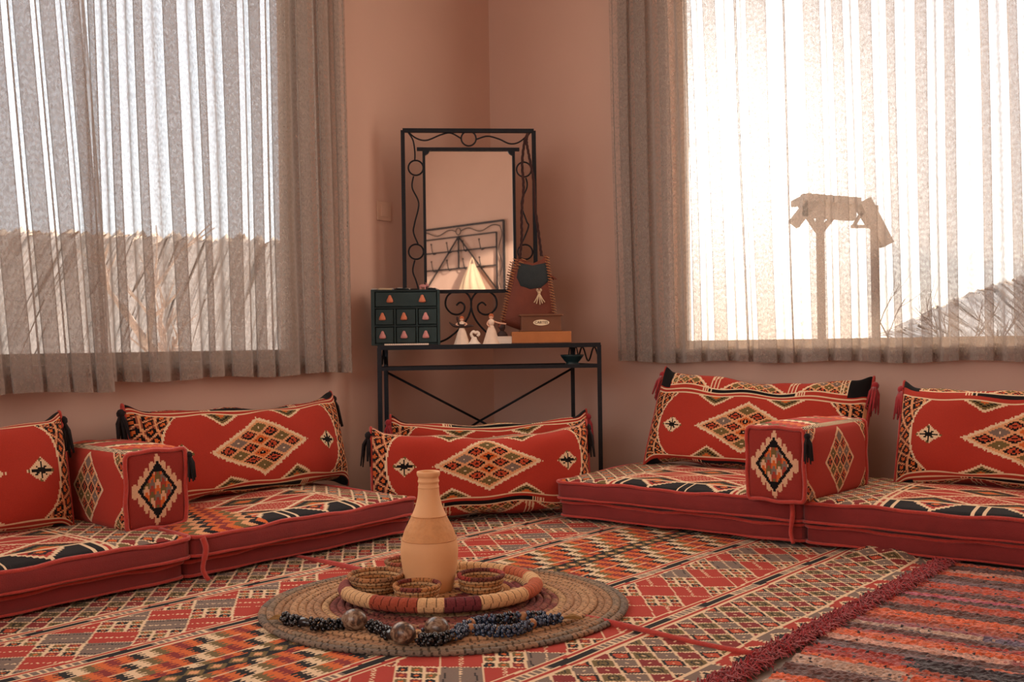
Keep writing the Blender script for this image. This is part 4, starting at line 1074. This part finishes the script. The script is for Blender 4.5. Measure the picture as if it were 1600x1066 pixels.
for (z0, z1), kk in ((zr[1], ('knob', 'knob', 'knob_pink')), (zr[0], ('knob_pink', 'knob_pink', 'knob_pink'))):
    for (a, b_), k_ in zip(((-0.148, -0.057), (-0.047, 0.051), (0.061, 0.155)), kk): drawer(a, b_, z0, z1, (((a+b_)/2-0.010),), (k_,))
CT = TZ+chh+0.001
def onchest(x, y): c, s_ = math.cos(0.06), math.sin(0.06); return Vector((-0.524+x*c-y*s_, 4.945+x*s_+y*c, CT))
for i, (x, y, a, ln, m_, lab) in enumerate(((-0.135, -0.02, 0.5, 0.07, 'steel', 'leftmost thin metal pen on top of the green chest'), (-0.095, -0.03, 0.25, 0.08, 'string', 'pale pen on the green chest, second from its left end'), (-0.055, -0.015, -0.3, 0.06, 'dark_doll', 'short dark pen lying on the green chest, left of its middle'), (-0.010, -0.03, 0.6, 0.08, 'iron', 'black pen at the middle of the green chest top'), (0.035, 0.0, 0.35, 0.09, 'dark_doll', 'dark pen tilted beside the toy animal, on the green chest'), (0.135, -0.03, 0.2, 0.05, 'iron', 'thin black pen at the right end of the green chest top'))):
    p = onchest(x, y); r = thing('pen', lab, 'pen', p, (0, 0, a), 'pens on the green chest')
    mb = MB(); mb.tube([(-ln/2, 0, 0.005), (ln/2-0.012, 0, 0.005)], 0.0045, 8); mb.build('barrel', M[m_], r, True)
    mb = MB(); mb.tube([(ln/2-0.012, 0, 0.005), (ln/2, 0, 0.0045)], [0.004, 0.001], 8); mb.build('tip', M['steel'], r, True)
    mb = MB(); mb.box((-ln/4, 0, 0.0105), (ln*0.35, 0.0025, 0.002)); mb.build('clip', M['steel'], r)
p = onchest(0.085, -0.01)
an = thing('toy_animal', 'tiny pale pink toy animal standing on the green chest', 'figurine', p, (0, 0, 0.1))
mb = MB(); mb.ball((0, 0, 0.019), 0.012, 12, 8, (1.55, 0.8, 0.85)); mb.ball((0.020, 0, 0.024), 0.008, 10, 7, (1.1, .9, .9)); mb.tube([(0.024, 0, 0.022), (0.031, 0, 0.019)], [0.005, 0.003], 8)
mb.build('body', M['knob_pink'], an, True)
for x in (-0.012, 0.011):
    for y in (-0.005, 0.005):
        mb = MB(); mb.tube([(x, y, 0.0), (x, y, 0.014)], [0.003, 0.004], 6); mb.build('leg', M['knob_pink'], an, True)
for y in (-0.005, 0.005):
    mb = MB(); mb.tube([(0.017, y, 0.029), (0.015, y*1.5, 0.037)], [0.003, 0.001], 6); mb.build('ear', M['knob_pink'], an)
rul = thing('ruler', 'thin pale ruler lying on the table front edge before the green chest', 'ruler', (-0.515, 4.862, TZ+0.0005), (0, 0, 0.03))
mb = MB(); mb.box((0, 0, 0.004), (0.215, 0.016, 0.008), bev=0.001); mb.build('blade', M['white'], rul)
mb = MB()
for k in range(20): mb.box((-0.100+k*0.0105, -0.0082, 0.0055), (0.0008, 0.0006, 0.004))
mb.build('graduation', M['ink'], rul)

# ------------------------------------------------------------------ dolls, little boxes, coffee box, pouch
def doll(label, px, Y, h, dress, arms, extra=None):
    p = tbl(px, 539, Y); root = thing('doll_figurine', label, 'figurine', (p.x, Y, TZ+0.0005))
    lathe_open('dress', vs_scaled(dress, h), M['husk'], root, 28, lambda A, z: 0.0022*np.sin(A*10)*np.clip(1-z/(h*0.6), 0, 1))
    mb = MB(); mb.lathe([(0.008*h/0.12, h*0.60), (0.013*h/0.12, h*0.72), (0.011*h/0.12, h*0.80), (0.004*h/0.12, h*0.84)], 14); mb.build('bodice', M['husk'], root, True)
    mb = MB(); mb.ball((0, 0, h*0.915), h*0.085, 12, 8, (0.9, 0.9, 1.1)); mb.build('head', M['skin'], root, True)
    mb = MB(); mb.ball((0, h*0.012, h*0.935), h*0.088, 12, 8, (1.0, 1.0, 1.0)); mb.build('hair', M['hair'], root, True)
    for a in arms:
        mb = MB(); mb.tube(catmull([(q[0]*h, q[1]*h, q[2]*h) for q in a], 5), h*0.026, 7); mb.build('arm', M['skin'], root, True)
    if extra: extra(root, h)
    return root
def vs_scaled(pr, h): return [(a*h, b*h) for a, b in pr]
DR1 = [(0.30, 0.0), (0.275, 0.03), (0.22, 0.22), (0.15, 0.45), (0.075, 0.62)]
def shawl(root, h):
    mb = MB(); mb.tube(catmull([(-0.45*h, 0, 0.80*h), (-0.28*h, -0.05*h, 0.68*h), (0, -0.085*h, 0.66*h), (0.25*h, -0.04*h, 0.66*h), (0.42*h, 0, 0.665*h)], 6), [h*x for x in np.concatenate([np.linspace(0.02, 0.07, 12), np.linspace(0.07, 0.03, 13)])], 8); mb.build('dark_bundle', M['dark_doll'], root, True)
    mb = MB(); mb.ball((-0.16*h, -0.03*h, 0.93*h), 0.06*h, 8, 6, (0.7, 0.7, 1.3)); mb.tube([(-0.16*h, -0.03*h, 0.88*h), (-0.08*h, -0.06*h, 0.69*h)], 0.03*h, 6); mb.build('dark_ornament', M['dark_doll'], root, True)
doll('pale doll in a cone dress carrying a dark bundle, beside the green chest', 722, 4.93, 0.138, DR1, [[(-0.10, 0, 0.78), (-0.20, -0.08, 0.72), (-0.08, -0.12, 0.66)], [(0.10, 0, 0.78), (0.18, -0.08, 0.72), (0.10, -0.12, 0.67)]], shawl)
doll('pale doll in a cone dress stretching one arm to the right, before the pouch', 768, 4.93, 0.148, DR1, [[(0.08, 0, 0.76), (0.25, 0, 0.70), (0.50, 0, 0.66)], [(-0.09, 0, 0.78), (-0.13, -0.05, 0.66), (-0.05, -0.10, 0.58)]])
p = tbl(741, 539, 4.92); hr = thing('white_figurine', 'small white curled figurine on the table between the two dolls', 'figurine', (p.x, p.y, TZ+0.0005))
mb = MB(); mb.lathe([(0.034, 0), (0.032, 0.004), (0.022, 0.012), (0.014, 0.028), (0.012, 0.036)], 18); mb.build('base', M['white'], hr, True)
mb = MB(); mb.tube(catmull([(-0.004, 0, 0.030), (-0.014, 0, 0.048), (-0.004, 0, 0.062), (0.008, 0, 0.056), (0.016, 0, 0.060), (0.024, 0, 0.050), (0.016, 0, 0.040)], 5), 0.0075, 8); mb.build('curl', M['white'], hr, True)
p = tbl(786, 539, 4.94); bx = thing('white_box', 'small low white box on the table right of the dolls, dark bust on it', 'box', (p.x, p.y, TZ+0.0005), (0, 0, 0.05))
mb = MB(); mb.box((0, 0, 0.016), (0.085, 0.055, 0.032), bev=0.002); mb.build('body', M['white'], bx)
mb = MB(); mb.box((0, 0, 0.0345), (0.088, 0.058, 0.005), bev=0.0015); mb.build('lid', M['white'], bx)
db = thing('dark_bust', 'little dark brown bust on the small white box', 'figurine', (p.x-0.004, p.y, TZ+0.038))
mb = MB(); mb.lathe([(0.028, 0), (0.027, 0.008), (0.020, 0.018), (0.010, 0.026), (0.009, 0.032)], 16, (0, 0, 0), 1, 0.6); mb.build('shoulders', M['dark_doll'], db, True)
mb = MB(); mb.ball((0, 0, 0.046), 0.017, 12, 9, (0.95, 1, 1.2)); mb.ball((0, -0.016, 0.044), 0.004, 6, 5); mb.build('head', M['dark_doll'], db, True)
mb = MB(); mb.ball((-0.003, 0.004, 0.053), 0.0185, 12, 8, (1, 1, 1)); mb.build('headcloth', M['leather'], db, True)

def text(body, loc, size, rot, m, parent, name, ext=0.0006):
    cu = bpy.data.curves.new(name, 'FONT'); cu.body = body; cu.size = size; cu.align_x = 'CENTER'; cu.align_y = 'CENTER'; cu.extrude = ext
    t_ = bpy.data.objects.new(name, cu); COL.objects.link(t_); bpy.context.view_layer.update()
    me = bpy.data.meshes.new_from_object(t_); bpy.data.objects.remove(t_)
    o = link(name, me, m, parent); o.location = loc; o.rotation_euler = rot
    return o
pw = tbl(845, 539, 4.952)
plk = thing('wooden_plinth', 'orange-brown wooden slab on the right of the table, under the lettered box', 'plinth', (pw.x, pw.y, TZ+0.0005), (0, 0, 0.05))
mb = MB(); mb.box((0, 0, 0.029), (0.292, 0.12, 0.058), bev=0.003); mb.build('slab', M['oak'], plk)
mb = MB(); mb.box((0, 0, 0.002), (0.296, 0.124, 0.004), bev=0.001); mb.build('base_strip', M['walnut'], plk)
cb = thing('card_box', 'brown wooden box with an ivory oval label, on the orange wooden slab', 'box', (pw.x, pw.y-0.010, TZ+0.0595), (0, 0, 0.05))
mb = MB(); mb.box((0, 0, 0.040), (0.196, 0.080, 0.074), bev=0.003); mb.build('body', M['walnut'], cb)
mb = MB(); mb.box((0, 0, 0.004), (0.212, 0.088, 0.008), bev=0.002); mb.build('foot', M['walnut'], cb)
mb = MB(); mb.box((0, 0, 0.080), (0.216, 0.092, 0.010), bev=0.003); mb.build('lid', M['walnut'], cb)
mb = MB(); V = [(0.040*math.cos(a), 0, 0.0145*math.sin(a)) for a in np.linspace(0, 2*PI, 32, endpoint=False)]; mb.prism([(v[0], v[2]+0.043) for v in V], -0.0425, -0.0395); lb = mb.build('label_plate', M['label'], cb)
text('CARTES', (0, -0.0428, 0.043), 0.0185, (PI/2, 0, 0), M['ink'], cb, 'lettering')
# leather pouch hanging from the mirror's top corner by braided straps
PY = 5.015; PK = PY/F
def pp(px, py, y=0.0): return Vector(((px+ROLL*(539-py)-800)*PK, y, (539-ROLL*(px-800)+0.0-py-3)*PK+CAM_H-TZ))
bag = thing('leather_pouch', 'brown leather pouch with laced edges, hanging by braided straps from the mirror corner', 'bag', (0, PY, TZ), (0, 0, 0))
outline = [(806, 402), (818, 404), (832, 410), (846, 404), (853, 396), (858, 425), (862, 455), (866, 488), (845, 508), (815, 515), (783, 503), (792, 462), (800, 428)]
def slab(name, px, y0, y1, m, parent, puff=0.0, cut=8):
    P = [pp(*q) for q in px]; c = sum(P, Vector())/len(P); mb = MB(); n = len(P)
    # rings from the rim inward so that the leather bulges
    V = []; Fs = []
    lv = [(1.0, 0.0), (0.85, 0.55), (0.6, 0.85), (0.3, 1.0)]
    for k, h in lv:
        for q in P: w = c+(q-c)*k; V.append((w.x, y0-puff*h, w.z))
    V.append((c.x, y0-puff, c.z)); ci = len(V)-1
    for r in range(len(lv)-1):
        for i in range(n): Fs.append((r*n+i, r*n+(i+1) % n, (r+1)*n+(i+1) % n, (r+1)*n+i))
    for i in range(n): Fs.append(((len(lv)-1)*n+i, (len(lv)-1)*n+(i+1) % n, ci))
    b0 = len(V)
    for q in P: V.append((q.x, y1, q.z))
    for i in range(n): Fs.append((i, b0+i, b0+(i+1) % n, (i+1) % n))
    Fs.append(tuple(range(b0+n-1, b0-1, -1)))
    mb.add(V, Fs); return mb.build(name, m, parent, True)
slab('body', outline, 0.0, 0.035, M['leather'], bag, 0.012)
slab('flap', [(811, 409), (832, 413), (853, 409), (858, 436), (846, 449), (828, 452), (812, 446), (807, 432)], -0.008, -0.002, M['suede'], bag, 0.014)
mb = MB()
def edge_pts(a, b_, n): return [(a[0]+(b_[0]-a[0])*i/n, a[1]+(b_[1]-a[1])*i/n) for i in range(n+1)]
for q in edge_pts((805, 404), (784, 502), 24)+edge_pts((854, 400), (866, 486), 20)+edge_pts((800, 425), (818, 404), 5):
    c_ = pp(*q, -0.004); mb.tube([c_+Vector((-0.011, -0.004, 0.004)), c_+Vector((0, -0.014, 0)), c_+Vector((0.011, -0.006, -0.004)), c_+Vector((0.002, 0.040, 0.0)), ], 0.0024, 5)
tag(mb.build('lacing', M['lace'], bag, True), kind='stuff')
mb = MB(); c_ = pp(842, 456, -0.022); mb.ball(c_, 0.008, 8, 6)
for dx in (-0.026, -0.014, 0.004, 0.016, 0.028): mb.tube(catmull([c_, c_+Vector((dx*0.5, -0.006, -0.028)), c_+Vector((dx, -0.003, -0.062+abs(dx)*0.5))], 5), 0.003, 5)
for dx in (-0.012, 0.012): mb.tube(catmull([c_, c_+Vector((dx, -0.005, 0.012)), c_+Vector((dx*0.6, -0.006, 0.018)), c_], 5), 0.0028, 5)
mb.build('string_bow', M['string'], bag, True)
tassel('leather_tassel', bag, pp(860, 428, 0.0), M['leather'], 0.035, 0.010, (0.6, 0, -0.6))
hook = Vector(pp(823, 203, 0.0)); 
def braid(pts, nm):
    C_ = catmull(pts, 14); mb = MB()
    for k in range(3):
        P = [(p[0]+0.0042*math.cos(i*0.55+k*2.094), p[1]+0.0042*math.sin(i*0.55+k*2.094)-0.004, p[2]) for i, p in enumerate(C_)]
        mb.tube(P, 0.0036, 5)
    return mb.build(nm, M['cord'], bag, True)
Tp = 0.078
braid([pp(812, 402, 0.01), pp(815, 370, 0.02), pp(815, 330, 0.02), pp(818, 290, 0.03), pp(816, 250, 0.045), pp(820, 215, 0.065), pp(825, 201.5, Tp)], 'braided_strap')
braid([pp(846, 398, 0.01), pp(842, 365, 0.02), pp(836, 320, 0.02), pp(834, 280, 0.03), pp(827, 240, 0.045), pp(823, 215, 0.065), pp(825, 201.5, Tp)], 'braided_strap')
sw = thing('light_switch', 'square wall switch plate on the left wall behind the mirror frame', 'switch', W(0.0, 0.905, 1.475), (0, 0, math.atan2(DR[1], DR[0])))
mb = MB(); mb.box((0.005, 0, 0), (0.010, 0.10, 0.10), bev=0.003); mb.build('plate', M['switch'], sw)
mb = MB(); mb.box((0.011, 0, 0), (0.005, 0.05, 0.06), bev=0.0015); mb.build('rocker', M['switch'], sw)

# ------------------------------------------------------------------ the side wall seen in the mirror: coat rack and canvas bag
RKT, RKZ = 5.20, 1.36
rack = thing('coat_rack', 'black iron coat rack with hooks on the side wall, seen in the mirror', 'coat rack', W(ROOM_S-0.025, RKT, RKZ), (0, 0, math.atan2(DL[1], DL[0])))
# local x along the wall away from the corner, local y points out of the room (+) so the front is +y rotated: front = -DR
FRT = 1.0 if (Matrix.Rotation(rack.rotation_euler.z, 3, 'Z') @ Vector((0, 1, 0))).dot(Vector((-DR[0], -DR[1], 0))) > 0 else -1.0
def rbar(n_, a, b_, w=0.014): mb = MB(); mb.bar((a[0], 0, a[1]), (b_[0], 0, b_[1]), w); mb.build(n_, M['iron'], rack)
rw, rh = 0.71, 0.77
for a, b_ in (((-rw, 0), (-rw, rh)), ((rw, 0), (rw, rh)), ((-rw, rh), (rw, rh)), ((-rw, 0), (rw, 0))): rbar('frame_bar', a, b_, 0.020)
iw = rw-0.11
for a, b_ in (((-iw, 0), (-iw, rh-0.12)), ((iw, 0), (iw, rh-0.12)), ((-iw, rh-0.12), (iw, rh-0.12)), ((-iw, 0.49), (iw, 0.49)), ((-iw, 0.29), (iw, 0.29)), ((0, 0.29), (0, rh-0.12))): rbar('inner_bar', a, b_)
for s_ in (-1, 1): rbar('brace', (0, rh-0.12), (s_*iw, 0.02), 0.013)
for zz in (0.53, 0.33):
    for xx in (-0.42, -0.16, 0.10, 0.36):
        mb = MB(); mb.tube(catmull([(xx, 0, zz-0.04), (xx, FRT*0.05, zz-0.06), (xx, FRT*0.075, zz-0.02), (xx+0.02, FRT*0.07, zz+0.05)], 5), 0.006, 6); mb.ball((xx+0.02, FRT*0.07, zz+0.055), 0.011, 8, 6); mb.build('hook', M['iron'], rack, True)
mb = MB(); mb.tube([(0.038*math.cos(a), 0, rh-0.06+0.038*math.sin(a)) for a in np.linspace(0, 2*PI, 28, endpoint=False)], 0.005, 6, True); mb.build('ring', M['iron'], rack, True)
for s_ in (-1, 1):
    P = [(s_*(0.04+0.62*i/30), 0, rh-0.06+0.026*math.sin(i/30*3*PI)) for i in range(31)]; mb = MB(); mb.tube(P, 0.005, 6); mb.build('wave_rod', M['iron'], rack, True)
    P = [(s_*(rw-0.055+0.026*math.sin(i/30*4*PI)), 0, rh-0.06-0.67*i/30) for i in range(31)]; mb = MB(); mb.tube(P, 0.005, 6); mb.build('wave_rod', M['iron'], rack, True)
cbag = thing('canvas_bag', 'pale canvas bag hanging from the coat rack, seen in the mirror', 'bag', rack.matrix_basis @ Vector((-0.30, FRT*0.085, 0.375)), rack.rotation_euler)
mb = MB()
P = []
for j in range(9):
    q = j/8; w = 0.04+0.19*min(1, q*1.25); P.append((w, 0.02+0.045*math.sin(q*PI*0.9), -0.42*q))
A = np.linspace(0, 2*PI, 40, endpoint=False); V = np.array([[(w*math.cos(a)*(1+0.05*math.sin(a*8)), d*math.sin(a)*(1+0.18*math.sin(a*9)), z-0.06) for a in A] for w, d, z in P])
link('sack', fast_mesh('sack', V, gridq(8, 40, wrap_v=True)), M['bag'], cbag)
mb = MB(); mb.add([tuple(v) for v in V[-1]], [tuple(range(40))]); mb.build('bottom', M['bag'], cbag)
for s_ in (-1, 1):
    mb = MB(); mb.tube(catmull([(s_*0.035, 0, -0.06), (s_*0.02, 0, -0.02), (0, 0, 0.015)], 6), 0.007, 6); mb.build('handle', M['bag'], cbag, True)

# ------------------------------------------------------------------ what lies outside the windows
mb = MB(); mb.box((0, 75, -0.63), (320, 190, 0.30)); g_ = mb.build('ground_outside', M['soil']); tag(g_, kind='structure')
# cut the ground away from under the room: it begins beyond the walls, a step lower
def ridge(name, label, pts, seed, m, tree=1.0):
    """pts: (x, y, height) along the crest of a wooded hill"""
    r_ = np.random.default_rng(seed); C_ = catmull([(p[0], p[1], p[2]) for p in pts], 170); n = len(C_)
    rows = []
    for i, p in enumerate(C_):
        h = p[2]+tree*(0.55*r_.random()+0.12*math.sin(i*0.13)+0.18*math.sin(i*0.41))*min(1, p[2]/3); rows.append([(p[0], p[1]-10, -0.5), (p[0], p[1]-6, h*0.45), (p[0], p[1]-1.5, h*0.93), (p[0], p[1], h), (p[0], p[1]+8, h*0.5), (p[0], p[1]+14, -0.5)])
    V = np.array(rows); V[:, 1:4] += r_.normal(0, 0.10*tree, V[:, 1:4].shape)
    o = link(name, fast_mesh(name, V, gridq(n-1, 5)), m); return tag(o, kind='structure')
ridge('hill', '', [(-75, 62, 8.5), (-40, 64, 8.4), (-26, 66, 8.2), (-14, 68, 7.6), (-5, 72, 5.5), (4, 77, 3.0), (14, 82, 0.4)], 3, M['hill'], 0.8)
ridge('hill', '', [(20, 82, 0.3), (29, 80, 0.8), (35, 79, 3.2), (40, 78, 5.0), (48, 77, 6.0), (64, 74, 6.6), (95, 70, 7.5)], 5, M['hill_pale'], 0.9)
def bare_tree(name, label, base, h, seed, m, lean=0.0, r0=0.10, spread=0.6, depth=4, group=None):
    rd = random.Random(seed); root = thing(name, label, 'tree', base, (0, 0, 0), group)
    tr_ = MB(); br = MB()
    def grow(p, d, L, r, k, mb):
        pts = [p]; q = p.copy(); dd = d.copy()
        for i in range(4):
            dd = (dd+Vector((rd.uniform(-.16, .16), rd.uniform(-.16, .16), 0.06))).normalized(); q = q+dd*L/4; pts.append(q.copy())
        mb.tube(pts, [r*(1-0.13*i) for i in range(5)], 6)
        if k <= 0: return
        for j in range(rd.choice((2, 3))):
            t = rd.uniform(0.45, 1.0); o = pts[min(4, int(t*4))]
            a = rd.uniform(0, 2*PI); s_ = rd.uniform(0.5, 1.0)*spread
            nd = (dd+Vector((math.cos(a)*s_, math.sin(a)*s_, rd.uniform(-0.1, 0.35)))).normalized()
            grow(o, nd, L*rd.uniform(0.55, 0.8), r*0.55, k-1, br)
    grow(Vector((0, 0, -0.2)), Vector((lean, 0, 1)).normalized(), h*0.42, r0, depth, tr_)
    tr_.build('trunk', m, root, True); br.build('branches', m, root, True)
    return root
bare_tree('bare_tree', 'pale bare tree outside the left window, seen through the curtain', (-3.75, 11.8, -0.48), 3.6, 4, M['bark'], 0.05, 0.13, 0.75, 4)
bare_tree('bare_tree', 'thin bare tree outside the right window, right of the garden arbour', (4.25, 10.5, -0.48), 2.9, 11, M['darkbark'], 0.0, 0.035, 0.95, 4)
bare_tree('bare_tree', 'slender bare sapling outside the right window, at the far right', (5.9, 12.5, -0.48), 2.6, 15, M['darkbark'], -0.08, 0.03, 0.9, 4)
# garden arbour silhouetted under the sun: beam, lattice, sloping brace
AY = 9.2
def ap(px, py, y=0.0): return Vector(((px+ROLL*(533-py)-800)/F*AY-3.05, y, (539-ROLL*(px-800)-py)/F*AY+CAM_H+0.48))
arb = thing('garden_arbour', 'dark timber garden arbour outside the right window, hazy under the sun', 'arbour', (3.05, AY, -0.48))
def abar(nm, a, b_, w, d=0.10):
    mb = MB(); mb.bar(a, b_, d, w); mb.build(nm, M['timber'], arb)
for dy in (0.0,): abar('beam', ap(1252, 322, dy), ap(1336, 328, dy), 0.21)
for k in range(8): q = ap(1258+k*11, 311+k*0.9, -0.12); abar('rafter', q, q+Vector((0, 0.5, 0)), 0.06, 0.05)
for dy in (0.0,):
    for a in (1281, 1366): p0 = ap(a, 322, dy); abar('post', Vector((p0.x, dy, 0.0)), p0, 0.06, 0.06)
    for q in ((1256, 330), (1307, 332)): abar('knee_brace', ap(1281, 366), ap(*q), 0.045, 0.05)
    abar('sloping_brace', ap(1350, 314, dy), ap(1386, 384, dy), 0.11); abar('sloping_brace', ap(1272, 312, dy), ap(1240, 352, dy), 0.10)
for a, b_ in (((1334, 318), (1356, 354)), ((1356, 318), (1334, 354)), ((1330, 355), (1366, 355)), ((1330, 318), (1356, 318))): abar('lattice_bar', ap(*a), ap(*b_), 0.03, 0.03)
